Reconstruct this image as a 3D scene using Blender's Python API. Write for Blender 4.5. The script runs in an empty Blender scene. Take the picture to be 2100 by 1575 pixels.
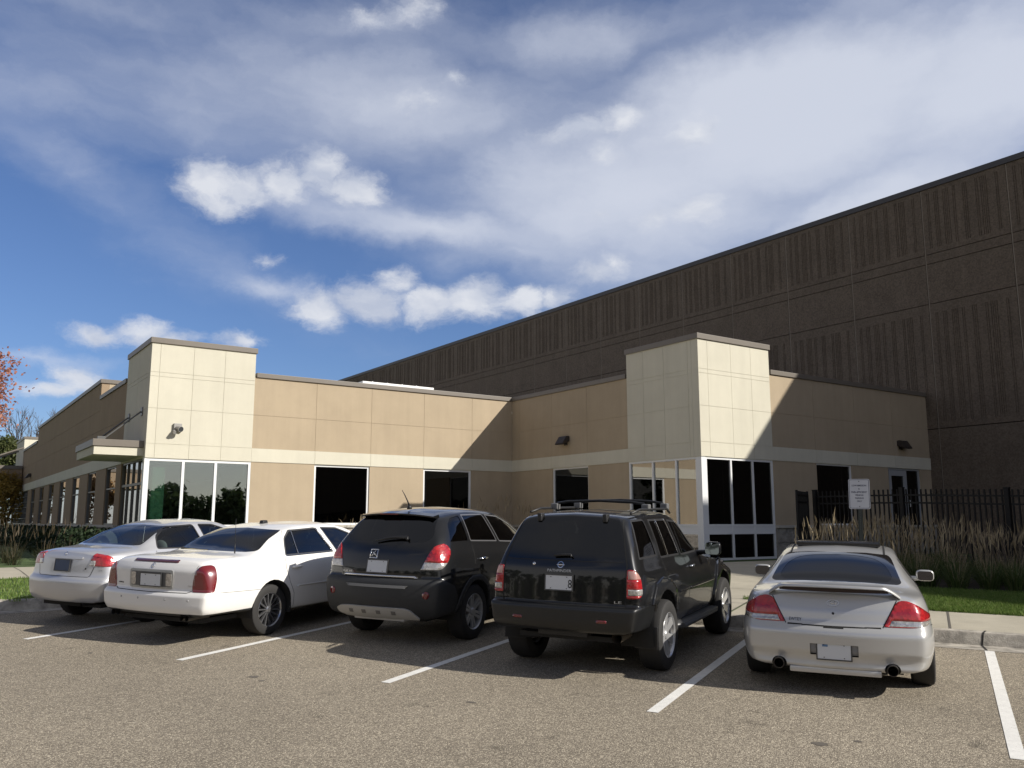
import bpy, bmesh, math, random
from mathutils import Vector, Matrix, noise
from mathutils.bvhtree import BVHTree
random.seed(7)
R = math.radians
scene = bpy.context.scene
C = scene.collection

# ------------------------------------------------------------------ camera
PITCH, YAW = 9.101278, 34.36712
cam_d = bpy.data.cameras.new('camera'); cam = bpy.data.objects.new('camera', cam_d); C.objects.link(cam)
cam_d.sensor_width = 36; cam_d.lens = 36*1775.94/2100
cam_d.clip_start = .05; cam_d.clip_end = 3000
cam.location = (0, 0, 1.5); cam.rotation_euler = (R(90+PITCH), 0, R(-YAW))
scene.camera = cam

# ------------------------------------------------------------------ exposure, sun, sky
scene.view_settings.view_transform = 'Standard'; scene.view_settings.look = 'None'
scene.view_settings.exposure = 0.25; scene.view_settings.gamma = 1.0
SUN = Vector((1.0, -1.448, 1.075)).normalized()
sd = bpy.data.lights.new('sun', 'SUN'); sun = bpy.data.objects.new('sun', sd); C.objects.link(sun)
sd.energy = 5.0; sd.angle = R(.53); sd.color = (1.0, .945, .86)
sun.rotation_euler = SUN.to_track_quat('Z', 'Y').to_euler(); sun.location = SUN*60

def pix_dir(u, v):
    f = 1775.94; p = R(PITCH); y = R(YAW)
    x, yy, z = u-1050, 787.5-v, f
    r, up, fw = x, yy*math.cos(p)+z*math.sin(p), z*math.cos(p)-yy*math.sin(p)
    return Vector((r*math.cos(y)+fw*math.sin(y), -r*math.sin(y)+fw*math.cos(y), up))
def azel(u, v):
    d = pix_dir(u, v).normalized()
    return math.atan2(d.x, d.y), math.asin(d.z)

world = bpy.data.worlds.new('World'); scene.world = world; world.use_nodes = True
nt = world.node_tree; N = nt.nodes; L = nt.links; N.clear()
def nd(t, **k):
    n = N.new(t)
    for a, b in k.items(): setattr(n, a, b)
    return n
def mth(op, a, b=None, c=None, clamp=False):
    n = nd('ShaderNodeMath', operation=op, use_clamp=clamp)
    for i, x in enumerate((a, b, c)):
        if x is None: continue
        if isinstance(x, (int, float)): n.inputs[i].default_value = x
        else: L.new(x, n.inputs[i])
    return n.outputs[0]
out = nd('ShaderNodeOutputWorld'); bg = nd('ShaderNodeBackground'); L.new(bg.outputs[0], out.inputs[0])
bg.inputs[1].default_value = .08
sky = nd('ShaderNodeTexSky', sky_type='NISHITA'); sky.sun_disc = False
sky.sun_elevation = math.asin(SUN.z); sky.sun_rotation = math.atan2(SUN.x, SUN.y)
sky.air_density = 1.0; sky.dust_density = .6; sky.ozone_density = 3.0; sky.altitude = 200
tc = nd('ShaderNodeTexCoord'); sep = nd('ShaderNodeSeparateXYZ'); L.new(tc.outputs['Generated'], sep.inputs[0])
az = mth('ARCTAN2', sep.outputs[0], sep.outputs[1]); el = mth('ARCSINE', sep.outputs[2])
cmb = nd('ShaderNodeCombineXYZ'); L.new(az, cmb.inputs[0]); L.new(el, cmb.inputs[1])
def noise_n(vec, scale, detail, rough, sx=1, sy=1, off=0, dist=0.0):
    m = nd('ShaderNodeMapping'); m.inputs['Scale'].default_value = (sx, sy, 1); m.inputs['Location'].default_value = (off, off*.7, off*1.3)
    L.new(vec, m.inputs[0]); n = nd('ShaderNodeTexNoise'); n.inputs['Scale'].default_value = scale
    n.inputs['Detail'].default_value = detail; n.inputs['Roughness'].default_value = rough; n.inputs['Distortion'].default_value = dist
    L.new(m.outputs[0], n.inputs['Vector']); return n
# wobble the cloud coordinates so no outline is an ellipse
wob = noise_n(cmb.outputs[0], 9, 8, .62, sy=1.4)
vs = nd('ShaderNodeVectorMath', operation='SUBTRACT'); L.new(wob.outputs['Color'], vs.inputs[0]); vs.inputs[1].default_value = (.5, .5, .5)
vm = nd('ShaderNodeVectorMath', operation='MULTIPLY'); L.new(vs.outputs[0], vm.inputs[0]); vm.inputs[1].default_value = (.075, .045, 0)
va = nd('ShaderNodeVectorMath', operation='ADD'); L.new(cmb.outputs[0], va.inputs[0]); L.new(vm.outputs[0], va.inputs[1])
PX = 1/1850.
def blobs(lst, vec):
    acc = None
    for (u, v, rx, ry, s, tilt) in lst:
        a, e = azel(u, v)
        m = nd('ShaderNodeMapping'); m.vector_type = 'TEXTURE'
        m.inputs['Location'].default_value = (a, e, 0); m.inputs['Rotation'].default_value = (0, 0, R(tilt))
        m.inputs['Scale'].default_value = (rx*PX, ry*PX, 1); L.new(vec, m.inputs[0])
        d = nd('ShaderNodeVectorMath', operation='LENGTH'); L.new(m.outputs[0], d.inputs[0])
        f = mth('MULTIPLY_ADD', d.outputs['Value'], -s, s)
        acc = f if acc is None else mth('SMOOTH_MAX', acc, f, .12)
    return acc
CU = [(430,372,85,62,1,0),(505,385,95,52,1,0),(590,375,95,48,1,0),(662,352,70,58,1,0),(730,382,80,44,1,-12),(455,412,85,36,.9,0),
      (660,632,85,52,1,0),(760,622,100,55,1,0),(812,580,60,40,.8,0),(880,622,100,55,1,0),(965,622,110,52,1,0),(1060,618,100,42,1,0),(1135,612,60,34,.8,0),
      (1210,562,64,30,.75,0),(1250,550,45,26,.6,0),(1190,262,110,30,.85,8),(1272,245,50,38,.8,0),(1242,312,42,26,.5,0),(1405,278,85,30,.75,10),(1452,262,36,32,.7,0),
      (1432,425,58,38,.8,0),(1345,448,62,26,.6,25),(1222,442,28,16,.4,0),(205,685,85,26,.75,0),(298,678,72,34,.85,0),(345,692,60,18,.7,0),(490,704,66,26,.75,0),
      (150,775,60,34,.95,0),(95,797,75,20,.8,0),(165,795,80,22,.8,0),(840,32,70,44,.5,0),(760,45,80,30,.4,0),(925,165,50,16,.45,0),(745,215,36,20,.35,0),(850,215,90,22,.3,0),(540,525,34,18,.3,0)]
bl = blobs(CU, va.outputs[0])
fine = noise_n(va.outputs[0], 30, 10, .66, sy=1.5, off=3.1)
bf = mth('ADD', bl, mth('MULTIPLY_ADD', fine.outputs[0], 1.2, -.57))
cu = nd('ShaderNodeMapRange', interpolation_type='SMOOTHSTEP'); L.new(bf, cu.inputs[0]); cu.inputs[1].default_value = -.06; cu.inputs[2].default_value = .80
cu.inputs[4].default_value = .90
CI = [(1620,230,640,230,1.25,8),(1300,400,560,230,1.0,0),(900,465,450,66,.85,-7),(760,215,700,150,.58,-4),(1250,90,600,80,.4,3),(2050,150,420,240,1.0,0),(1800,430,360,130,1.0,18),
      (550,585,120,26,.5,-6),(160,340,240,30,.12,-28),(250,30,260,60,.25,0),(60,200,200,50,.2,0),(1050,520,260,60,.5,0),(90,730,130,16,.45,0),(760,60,300,60,.3,5),(1000,250,420,120,.35,0)]
vw2 = nd('ShaderNodeVectorMath', operation='MULTIPLY'); L.new(vs.outputs[0], vw2.inputs[0]); vw2.inputs[1].default_value = (.15, .06, 0)
va2 = nd('ShaderNodeVectorMath', operation='ADD'); L.new(cmb.outputs[0], va2.inputs[0]); L.new(vw2.outputs[0], va2.inputs[1])
cl = blobs(CI, va2.outputs[0])
str_n = noise_n(va2.outputs[0], 4.2, 9, .56, sx=1, sy=2.6, off=1.7)
cf = mth('ADD', cl, mth('MULTIPLY_ADD', str_n.outputs[0], .9, -.42))
ci = nd('ShaderNodeMapRange', interpolation_type='SMOOTHSTEP'); L.new(cf, ci.inputs[0]); ci.inputs[1].default_value = -.30; ci.inputs[2].default_value = 1.0
ci.inputs[4].default_value = .86
# elsewhere in the sky (outside the list above): broken thin cloud
gen = noise_n(tc.outputs['Generated'], 3.2, 8, .6, sy=1.5, off=5.0)
ge = nd('ShaderNodeMapRange', interpolation_type='SMOOTHSTEP'); L.new(gen.outputs[0], ge.inputs[0]); ge.inputs[1].default_value = .48; ge.inputs[2].default_value = .75; ge.inputs[4].default_value = .5
ah, _ = azel(1050, 700)
away = nd('ShaderNodeMapRange', interpolation_type='SMOOTHSTEP'); da = mth('ABSOLUTE', mth('SUBTRACT', az, ah)); L.new(da, away.inputs[0]); away.inputs[1].default_value = .6; away.inputs[2].default_value = .9
gw = mth('MULTIPLY', ge.outputs[0], away.outputs[0])
ci2 = mth('MAXIMUM', ci.outputs[0], gw)
def mixc(fac, a, b):
    n = nd('ShaderNodeMix', data_type='RGBA'); L.new(fac, n.inputs[0])
    for i, x in ((6, a), (7, b)):
        if isinstance(x, tuple): n.inputs[i].default_value = (*x, 1)
        else: L.new(x, n.inputs[i])
    return n.outputs[2]
tint = nd('ShaderNodeMix', data_type='RGBA', blend_type='MULTIPLY'); tint.inputs[0].default_value = 1.0
L.new(sky.outputs[0], tint.inputs[6]); tint.inputs[7].default_value = (.77, .87, 1.12, 1)
zen = nd('ShaderNodeMapRange', interpolation_type='SMOOTHSTEP'); L.new(el, zen.inputs[0]); zen.inputs[1].default_value = R(31); zen.inputs[2].default_value = R(46); zen.inputs[3].default_value = 0; zen.inputs[4].default_value = .85
hz = nd('ShaderNodeMapRange', interpolation_type='SMOOTHSTEP'); L.new(el, hz.inputs[0]); hz.inputs[1].default_value = R(8); hz.inputs[2].default_value = R(34); hz.inputs[3].default_value = .75; hz.inputs[4].default_value = 0
c0 = mixc(ci.outputs[0], tint.outputs[2], (7.3, 7.7, 8.7))
c0b = mixc(mth('MAXIMUM', gw, mth('MULTIPLY', hz.outputs[0], away.outputs[0])), c0, (7.6, 7.0, 6.2))      # warm haze and cloud, added out of view to light the shaded walls warmly
c1 = mixc(zen.outputs[0], c0b, (2.75, 2.8, 3.05))
shade = nd('ShaderNodeMapRange'); L.new(noise_n(va.outputs[0], 16, 5, .5, sy=1.6, off=8).outputs[0], shade.inputs[0]); shade.inputs[1].default_value = .35; shade.inputs[2].default_value = .62
cc = mixc(shade.outputs[0], (5.6, 6.1, 7.3), (8.3, 8.5, 9.0))
c2 = mixc(cu.outputs[0], c1, cc)
L.new(c2, bg.inputs[0])

# ------------------------------------------------------------------ materials
MATS = {}
def mat(name, color, rough=.7, metal=0., spec=.5, coat=0., bump=None, var=None, trans=None, coat_r=.03, streak=0, wear=None):
    """bump=(scale, distance, detail)   var=(scale, amount, detail) -- colour mottling that belongs to the material"""
    if name in MATS: return MATS[name]
    m = bpy.data.materials.new(name); m.use_nodes = True; t = m.node_tree; b = t.nodes['Principled BSDF']
    b.inputs['Base Color'].default_value = (*color, 1); b.inputs['Roughness'].default_value = rough
    b.inputs['Metallic'].default_value = metal; b.inputs['Specular IOR Level'].default_value = spec
    b.inputs['Coat Weight'].default_value = coat; b.inputs['Coat Roughness'].default_value = coat_r
    co = t.nodes.new('ShaderNodeTexCoord')
    if var:
        n = t.nodes.new('ShaderNodeTexNoise'); n.inputs['Scale'].default_value = var[0]; n.inputs['Detail'].default_value = var[2] if len(var) > 2 else 5
        n.inputs['Roughness'].default_value = .65
        t.links.new(co.outputs['Object'], n.inputs['Vector'])
        mr = t.nodes.new('ShaderNodeMapRange'); t.links.new(n.outputs[0], mr.inputs[0]); mr.inputs[1].default_value = .3; mr.inputs[2].default_value = .7
        mr.inputs[3].default_value = 1-var[1]; mr.inputs[4].default_value = 1+var[1]
        mx = t.nodes.new('ShaderNodeMix'); mx.data_type = 'RGBA'; mx.blend_type = 'MULTIPLY'; mx.inputs[0].default_value = 1
        mx.inputs[6].default_value = (*color, 1); t.links.new(mr.outputs[0], mx.inputs[7]); t.links.new(mx.outputs[2], b.inputs['Base Color'])
    if streak:
        mp = t.nodes.new('ShaderNodeMapping'); mp.inputs['Scale'].default_value = (2.6, 2.6, .16); t.links.new(co.outputs['Object'], mp.inputs[0])
        n = t.nodes.new('ShaderNodeTexNoise'); n.inputs['Scale'].default_value = 1.6; n.inputs['Detail'].default_value = 7; n.inputs['Roughness'].default_value = .6; t.links.new(mp.outputs[0], n.inputs['Vector'])
        mr = t.nodes.new('ShaderNodeMapRange'); t.links.new(n.outputs[0], mr.inputs[0]); mr.inputs[1].default_value = .35; mr.inputs[2].default_value = .7; mr.inputs[3].default_value = 1.02; mr.inputs[4].default_value = 1-streak
        src = b.inputs['Base Color'].links[0].from_socket; mx = t.nodes.new('ShaderNodeMix'); mx.data_type = 'RGBA'; mx.blend_type = 'MULTIPLY'; mx.inputs[0].default_value = 1
        t.links.new(src, mx.inputs[6]); t.links.new(mr.outputs[0], mx.inputs[7]); t.links.new(mx.outputs[2], b.inputs['Base Color'])
    if wear:
        n = t.nodes.new('ShaderNodeTexNoise'); n.inputs['Scale'].default_value = 55; n.inputs['Detail'].default_value = 6; n.inputs['Roughness'].default_value = .75; t.links.new(co.outputs['Object'], n.inputs['Vector'])
        mr = t.nodes.new('ShaderNodeMapRange'); t.links.new(n.outputs[0], mr.inputs[0]); mr.inputs[1].default_value = .60; mr.inputs[2].default_value = .68
        src = b.inputs['Base Color'].links[0].from_socket; mx = t.nodes.new('ShaderNodeMix'); mx.data_type = 'RGBA'; t.links.new(mr.outputs[0], mx.inputs[0])
        t.links.new(src, mx.inputs[6]); mx.inputs[7].default_value = (*wear, 1); t.links.new(mx.outputs[2], b.inputs['Base Color'])
    if bump:
        n = t.nodes.new('ShaderNodeTexNoise'); n.inputs['Scale'].default_value = bump[0]; n.inputs['Detail'].default_value = bump[2] if len(bump) > 2 else 3
        t.links.new(co.outputs['Object'], n.inputs['Vector'])
        bp = t.nodes.new('ShaderNodeBump'); bp.inputs['Distance'].default_value = bump[1]; t.links.new(n.outputs[0], bp.inputs['Height'])
        t.links.new(bp.outputs[0], b.inputs['Normal'])
    MATS[name] = m; return m
def glass(name, tint, refl=.5, rough=.01, ior=1.5):
    m = bpy.data.materials.new(name); m.use_nodes = True; t = m.node_tree; t.nodes.clear()
    o = t.nodes.new('ShaderNodeOutputMaterial'); tr = t.nodes.new('ShaderNodeBsdfTransparent'); tr.inputs[0].default_value = (*tint, 1)
    g = t.nodes.new('ShaderNodeBsdfGlossy'); g.inputs['Roughness'].default_value = rough; g.inputs[0].default_value = (1, 1, 1, 1)
    fr = t.nodes.new('ShaderNodeFresnel'); fr.inputs[0].default_value = ior
    ml = t.nodes.new('ShaderNodeMath'); ml.operation = 'MULTIPLY_ADD'; ml.inputs[1].default_value = 1.0; ml.inputs[2].default_value = refl*.1; ml.use_clamp = True
    t.links.new(fr.outputs[0], ml.inputs[0]); mx = t.nodes.new('ShaderNodeMixShader'); t.links.new(ml.outputs[0], mx.inputs[0])
    t.links.new(tr.outputs[0], mx.inputs[1]); t.links.new(g.outputs[0], mx.inputs[2]); t.links.new(mx.outputs[0], o.inputs[0])
    MATS[name] = m; return m
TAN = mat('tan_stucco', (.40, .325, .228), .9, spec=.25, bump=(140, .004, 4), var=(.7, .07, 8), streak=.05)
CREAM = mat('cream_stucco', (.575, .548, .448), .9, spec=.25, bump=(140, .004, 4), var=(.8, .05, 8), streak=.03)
DTAN = mat('shaded_tan_stucco', (.30, .225, .15), .9, spec=.25, bump=(140, .004, 4), var=(.7, .06, 8), streak=.05)  # tan stucco with the left wing's shade put into its colour
COP = mat('coping_metal', (.155, .135, .112), .45, metal=.0, spec=.5, var=(2, .05))
ALU = mat('white_aluminium', (.72, .73, .73), .4, spec=.5)
DALU = mat('dark_aluminium', (.10, .10, .095), .4)
STONE = mat('stone_base', (.30, .275, .24), .9, bump=(9, .06, 6), var=(3.5, .35, 4))
CAPS = mat('cast_stone_cap', (.45, .42, .36), .85, bump=(60, .005), var=(3, .1))
BWIN = glass('tinted_window_glass', (.055, .09, .08), .12)
TWIN = glass('green_tinted_window_glass', (.78, .88, .82), 2.0)
CLR = glass('clear_window_glass', (.62, .70, .66), 2.4)
INT = mat('dark_interior', (.045, .045, .045), .9)
INTL = mat('light_interior', (.55, .54, .50), .9)
INTG = mat('green_column_paint', (.42, .85, .55), .6)
CONC = mat('concrete', (.40, .365, .285), .9, bump=(90, .004, 6), var=(1.6, .14, 9))
KERB = mat('kerb_concrete', (.36, .33, .28), .92, bump=(60, .008, 6), var=(5, .55, 9))
ROOFM = mat('roof_membrane', (.5, .5, .48), .8)
BLACK = mat('black_painted_steel', (.006, .006, .0065), .5, spec=.25)
WHITE = mat('road_paint', (.74, .73, .69), .7, var=(13, .10, 9), bump=(170, .003, 3), wear=(.26, .22, .165))

# ------------------------------------------------------------------ helpers
def tag(o, label=None, cat=None, group=None, kind=None):
    if label: o['label'] = label
    if cat: o['category'] = cat
    if group: o['group'] = group
    if kind: o['kind'] = kind
    return o
def empty(name, loc, rz=0., label=None, cat=None, group=None):
    o = bpy.data.objects.new(name, None); C.objects.link(o); o.location = loc; o.rotation_euler[2] = rz; o.empty_display_size = .2
    return tag(o, label, cat, group)
def obj(name, bm, m, parent=None, smooth=False, angle=None):
    me = bpy.data.meshes.new(name); bm.normal_update(); bm.to_mesh(me); bm.free()
    for k in (m if isinstance(m, (list, tuple)) else [m]): me.materials.append(k)
    o = bpy.data.objects.new(name, me); C.objects.link(o)
    if smooth:
        me.polygons.foreach_set('use_smooth', [True]*len(me.polygons))
        if angle: me.set_sharp_from_angle(angle=R(angle))
    if parent is not None: o.parent = parent
    return o
def bx(bm, x0, x1, y0, y1, z0, z1, mi=0, bev=0.):
    x0, x1 = min(x0, x1), max(x0, x1); y0, y1 = min(y0, y1), max(y0, y1); z0, z1 = min(z0, z1), max(z0, z1)
    v = [bm.verts.new(p) for p in ((x0,y0,z0),(x1,y0,z0),(x1,y1,z0),(x0,y1,z0),(x0,y0,z1),(x1,y0,z1),(x1,y1,z1),(x0,y1,z1))]
    fs = [bm.faces.new([v[i] for i in q]) for q in ((3,2,1,0),(4,5,6,7),(0,1,5,4),(1,2,6,5),(2,3,7,6),(3,0,4,7))]
    for f in fs: f.material_index = mi
    if bev:
        es = list({e for f in fs for e in f.edges}); bmesh.ops.bevel(bm, geom=es, offset=bev, segments=2, affect='EDGES', profile=.6)
    return v
def tube(bm, p0, p1, r0, r1=None, n=10, cap=True, mi=0):
    p0, p1 = Vector(p0), Vector(p1); r1 = r0 if r1 is None else r1; d = (p1-p0)
    if d.length < 1e-6: return
    q = d.to_track_quat('Z', 'Y'); a = []; b = []
    for i in range(n):
        w = Vector((math.cos(2*math.pi*i/n), math.sin(2*math.pi*i/n), 0)); w = q @ w
        a.append(bm.verts.new(p0+w*r0)); b.append(bm.verts.new(p1+w*r1))
    for i in range(n): bm.faces.new((a[i], a[(i+1)%n], b[(i+1)%n], b[i])).material_index = mi
    if cap: bm.faces.new(a[::-1]).material_index = mi; bm.faces.new(b).material_index = mi
def path_tube(bm, pts, r, n=8, mi=0):
    pts = [Vector(p) for p in pts]
    rings = []
    for i, p in enumerate(pts):
        d = (pts[min(i+1, len(pts)-1)]-pts[max(i-1, 0)]).normalized(); q = d.to_track_quat('Z', 'Y')
        rr = r[i] if isinstance(r, (list, tuple)) else r
        rings.append([bm.verts.new(p+(q @ Vector((math.cos(2*math.pi*k/n)*rr, math.sin(2*math.pi*k/n)*rr, 0)))) for k in range(n)])
    for a, b in zip(rings, rings[1:]):
        for k in range(n): bm.faces.new((a[k], a[(k+1)%n], b[(k+1)%n], b[k])).material_index = mi
    bm.faces.new(rings[0][::-1]).material_index = mi; bm.faces.new(rings[-1]).material_index = mi

# ------------------------------------------------------------------ ground
PA, PB, PC = -.43816748, .01874675, .03449031
TH = 1.06203689; DV = Vector((math.sin(TH), math.cos(TH))); PV = Vector((DV.y, -DV.x))
def plane(x, y):
    """car park level: a plane that climbs towards the buildings and levels out before their floor"""
    z = max(PA+PB*x+PC*y, -1.6); c = FLOOR-.14; h = max(.04-abs(z-c), 0)/.04
    return min(z, c)-h*h*.01
FLOOR = .5
def st(s, t): p = PV*s+DV*t; return p.x, p.y
def ground(x, y):
    """lawn / pavement level beyond the kerb: follows the car park's slope, then levels out at the building"""
    z = plane(x, y)+.14; k = .04; c = FLOOR
    h = max(k-abs(z-c), 0)/k
    z = min(z, c)-h*h*k*.25
    return z
def sheet(name, poly, zf, m, off=0., step=None, kind='structure', th=0.):
    """a sheet over a polygon (list of xy), draped on zf, cut along a grid so that it can bend"""
    bm = bmesh.new(); vs_ = [bm.verts.new((x, y, 0)) for x, y in poly]; bm.faces.new(vs_)
    if step:
        xs = [p[0] for p in poly]; ys = [p[1] for p in poly]
        k = math.ceil(min(xs)/step)*step
        while k < max(xs): bmesh.ops.bisect_plane(bm, geom=bm.verts[:]+bm.edges[:]+bm.faces[:], plane_co=(k, 0, 0), plane_no=(1, 0, 0)); k += step
        k = math.ceil(min(ys)/step)*step
        while k < max(ys): bmesh.ops.bisect_plane(bm, geom=bm.verts[:]+bm.edges[:]+bm.faces[:], plane_co=(0, k, 0), plane_no=(0, 1, 0)); k += step
    bmesh.ops.triangulate(bm, faces=bm.faces[:])
    for v in bm.verts: v.co.z = zf(v.co.x, v.co.y)+off
    bm.normal_update()
    if bm.faces[:] and sum(f.normal.z for f in bm.faces) < 0: bmesh.ops.reverse_faces(bm, faces=bm.faces[:])
    o = obj(name, bm, m); tag(o, kind=kind); return o

asph = mat('asphalt', (.215, .19, .16), .88, spec=.3)
def asphalt_nodes(m):
    t = m.node_tree; b = t.nodes['Principled BSDF']; co = t.nodes.new('ShaderNodeTexCoord')
    def ns(s, d, r=.6): 
        n = t.nodes.new('ShaderNodeTexNoise'); n.inputs['Scale'].default_value = s; n.inputs['Detail'].default_value = d; n.inputs['Roughness'].default_value = r
        t.links.new(co.outputs['Object'], n.inputs['Vector']); return n.outputs[0]
    vo = t.nodes.new('ShaderNodeTexVoronoi'); vo.inputs['Scale'].default_value = 135; t.links.new(co.outputs['Object'], vo.inputs['Vector'])
    sp = t.nodes.new('ShaderNodeSeparateColor'); t.links.new(vo.outputs['Color'], sp.inputs[0])
    r1 = t.nodes.new('ShaderNodeValToRGB'); t.links.new(sp.outputs[0], r1.inputs[0])
    e = r1.color_ramp.elements; e[0].color = (.12, .102, .077, 1); e[0].position = 0; e[1].color = (.66, .58, .44, 1); e[1].position = 1
    for p, c in ((.42, (.23, .197, .150, 1)), (.75, (.30, .26, .20, 1))): q = r1.color_ramp.elements.new(p); q.color = c
    r2 = t.nodes.new('ShaderNodeMapRange'); t.links.new(ns(.35, 6), r2.inputs[0]); r2.inputs[1].default_value = .3; r2.inputs[2].default_value = .7; r2.inputs[3].default_value = .88; r2.inputs[4].default_value = 1.12
    r3 = t.nodes.new('ShaderNodeMapRange'); t.links.new(ns(9, 4), r3.inputs[0]); r3.inputs[1].default_value = .3; r3.inputs[2].default_value = .7; r3.inputs[3].default_value = .95; r3.inputs[4].default_value = 1.05
    m1 = t.nodes.new('ShaderNodeMath'); m1.operation = 'MULTIPLY'; t.links.new(r2.outputs[0], m1.inputs[0]); t.links.new(r3.outputs[0], m1.inputs[1])
    # a few dark oil spots
    st_ = t.nodes.new('ShaderNodeMapRange'); t.links.new(ns(1.7, 4, .7), st_.inputs[0]); st_.inputs[1].default_value = .62; st_.inputs[2].default_value = .72; st_.inputs[3].default_value = 1; st_.inputs[4].default_value = .60
    m2 = t.nodes.new('ShaderNodeMath'); m2.operation = 'MULTIPLY'; t.links.new(m1.outputs[0], m2.inputs[0]); t.links.new(st_.outputs[0], m2.inputs[1])
    mx = t.nodes.new('ShaderNodeMix'); mx.data_type = 'RGBA'; mx.blend_type = 'MULTIPLY'; mx.inputs[0].default_value = 1
    t.links.new(r1.outputs[0], mx.inputs[6]); t.links.new(m2.outputs[0], mx.inputs[7]); t.links.new(mx.outputs[2], b.inputs['Base Color'])
    bp = t.nodes.new('ShaderNodeBump'); bp.inputs['Distance'].default_value = .006; bp.inputs['Strength'].default_value = .8
    t.links.new(vo.outputs['Distance'], bp.inputs['Height']); bp.invert = True; t.links.new(bp.outputs[0], b.inputs['Normal'])
asphalt_nodes(asph)
TK = 12.72   # kerb face, metres along the stall direction
lawn_m = mat('lawn_soil', (.07, .11, .03), .95, bump=(30, .03, 6), var=(5, .35, 6))
mulch = mat('planting_soil', (.05, .04, .03), .95, bump=(30, .04, 6), var=(8, .4, 6))
# outline of the car park (its far side runs out to the horizon)
SL = -12.95
kerb_path = [(40, TK), (SL+1.0, TK), (SL+.3, TK-.3), (SL, TK-1.0), (SL, 9.6), (SL-.35, 8.95), (SL-1.1, 8.6), (-40, 8.2)]
xe, ye = st(-40, 8.2); xs0, ys0 = st(40, TK)
park = [st(s, t) for s, t in kerb_path]+[(-600, ye), (-600, -400), (600, -400), (600, ys0)]
sheet('car_park_asphalt', park, plane, asph, .002, step=12)
def offset_path(path, d):
    o = []
    for i, p in enumerate(path):
        a = Vector(path[max(i-1, 0)]); b = Vector(path[min(i+1, len(path)-1)]); t = (b-a).normalized(); n = Vector((t.y, -t.x)) # right-hand normal for path going to -s: points +t
        o.append((p[0]+n.x*d*-1, p[1]+n.y*d*-1))
    return o
kp2 = offset_path(kerb_path, -.16)
def land_mesh():
    # near part draped finely, far part level to the horizon
    near = [st(s, t) for s, t in kp2]+[(xe, 90), (60, 90), (60, ys0)]
    sheet('lawn', near, ground, lawn_m, 0., step=3)
    bm = bmesh.new()
    far = [(-900, ye), (xe, ye), (xe, 90), (60, 90), (60, ys0), (900, ys0), (900, 1500), (-900, 1500)]
    vs_ = [bm.verts.new((x, y, .45)) for x, y in far]; bm.faces.new(vs_); bmesh.ops.triangulate(bm, faces=bm.faces[:])
    bm.normal_update()
    bm.faces.ensure_lookup_table()
    if bm.faces[0].normal.z < 0: bmesh.ops.reverse_faces(bm, faces=bm.faces[:])
    tag(obj('field', bm, lawn_m), kind='structure')
land_mesh()
def kerb():
    # sloped-face kerb with gutter pan, swept along the path
    prof = [(-.42, .006), (-.05, .004), (-.035, .03), (.0, .12), (.03, .148), (.17, .155), (.17, -.1)]
    dense = []
    for (a, b) in zip(kerb_path, kerb_path[1:]):
        n = max(1, int((Vector(b)-Vector(a)).length/1.5)); n = min(n, 60)
        for k in range(n): dense.append(tuple(Vector(a).lerp(Vector(b), k/n)))
    dense.append(kerb_path[-1])
    bm = bmesh.new(); rows = []
    cols = [offset_path(dense, -p[0]) for p in prof]
    for j, (d, h) in enumerate(prof):
        row = []
        for (s, t) in cols[j]:
            x, y = st(s, t); row.append(bm.verts.new((x, y, plane(x, y)+h)))
        rows.append(row)
    for a, b in zip(rows, rows[1:]):
        for i in range(len(a)-1): bm.faces.new((a[i], b[i], b[i+1], a[i+1]))
    bmesh.ops.recalc_face_normals(bm, faces=bm.faces[:])
    bm.normal_update()
    if sum(f.normal.z for f in bm.faces) < 0: bmesh.ops.reverse_faces(bm, faces=bm.faces[:])
    o = obj('kerb', bm, KERB, smooth=True, angle=35); tag(o, kind='structure')
    # expansion joints
    bm = bmesh.new()
    for s in (-10.6, -7.5, -4.45, -1.4, .28, 3.3):
        for (t0, h0), (t1, h1) in zip(prof[:-1], prof[1:-1]):
            q = []
            for (tt, hh, ss) in ((t0, h0, s-.012), (t1, h1, s-.012), (t1, h1, s+.012), (t0, h0, s+.012)):
                x, y = st(ss+.04*math.sin(tt*9), TK+tt); q.append(bm.verts.new((x, y, plane(x, y)+hh+.004)))
            bm.faces.new(q)
    tag(obj('kerb_joint_filler', bm, mat('joint_filler', (.02, .018, .016), .9)), kind='structure')
kerb()
# concrete strip behind the kerb, walks
sheet('kerbside_pavement', [st(s, t) for s, t in ((12, TK+.16), (-2.95, TK+.16), (-2.95, 14.70), (12, 14.70))], ground, CONC, .008, step=2)
sheet('entrance_pavement', [st(-2.98, TK+.16), st(-9.5, TK+.16), (6.0, 19.8), (6, 23.0), (16.2, 23.0), (16.2, 15.6), (17.2, 15.6), (20.5, 15.6), (19.6, 14.9), st(-2.98, 19.0)], ground, CONC, .012, step=2)
sheet('footpath', [(-40, 19.8), (5.995, 19.8), (5.995, 23.0), (-40, 23.0)], ground, CONC, .010, step=3)
bm = bmesh.new()
JO = mat('pavement_joint', (.10, .09, .075), .95)
def strip(bm, p, q, w, zf, off):
    p = Vector(p); q = Vector(q); t = (q-p).normalized(); n = Vector((-t.y, t.x))*w*.5; k = max(1, int((q-p).length/1.0))
    for i in range(k):
        a = p.lerp(q, i/k); b = p.lerp(q, (i+1)/k)
        bm.faces.new([bm.verts.new((c.x, c.y, zf(c.x, c.y)+off)) for c in (a-n, b-n, b+n, a+n)])
for s in (-.08, 3.0): strip(bm, st(s, TK+.17), st(s-.03, 14.69), .028, ground, .0125)
for s in (-2.965, -4.4, -5.9, -7.4): strip(bm, st(s, TK+.17), st(s, 18.9 if s > -4 else 15.4), .02, ground, .0165)
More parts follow.
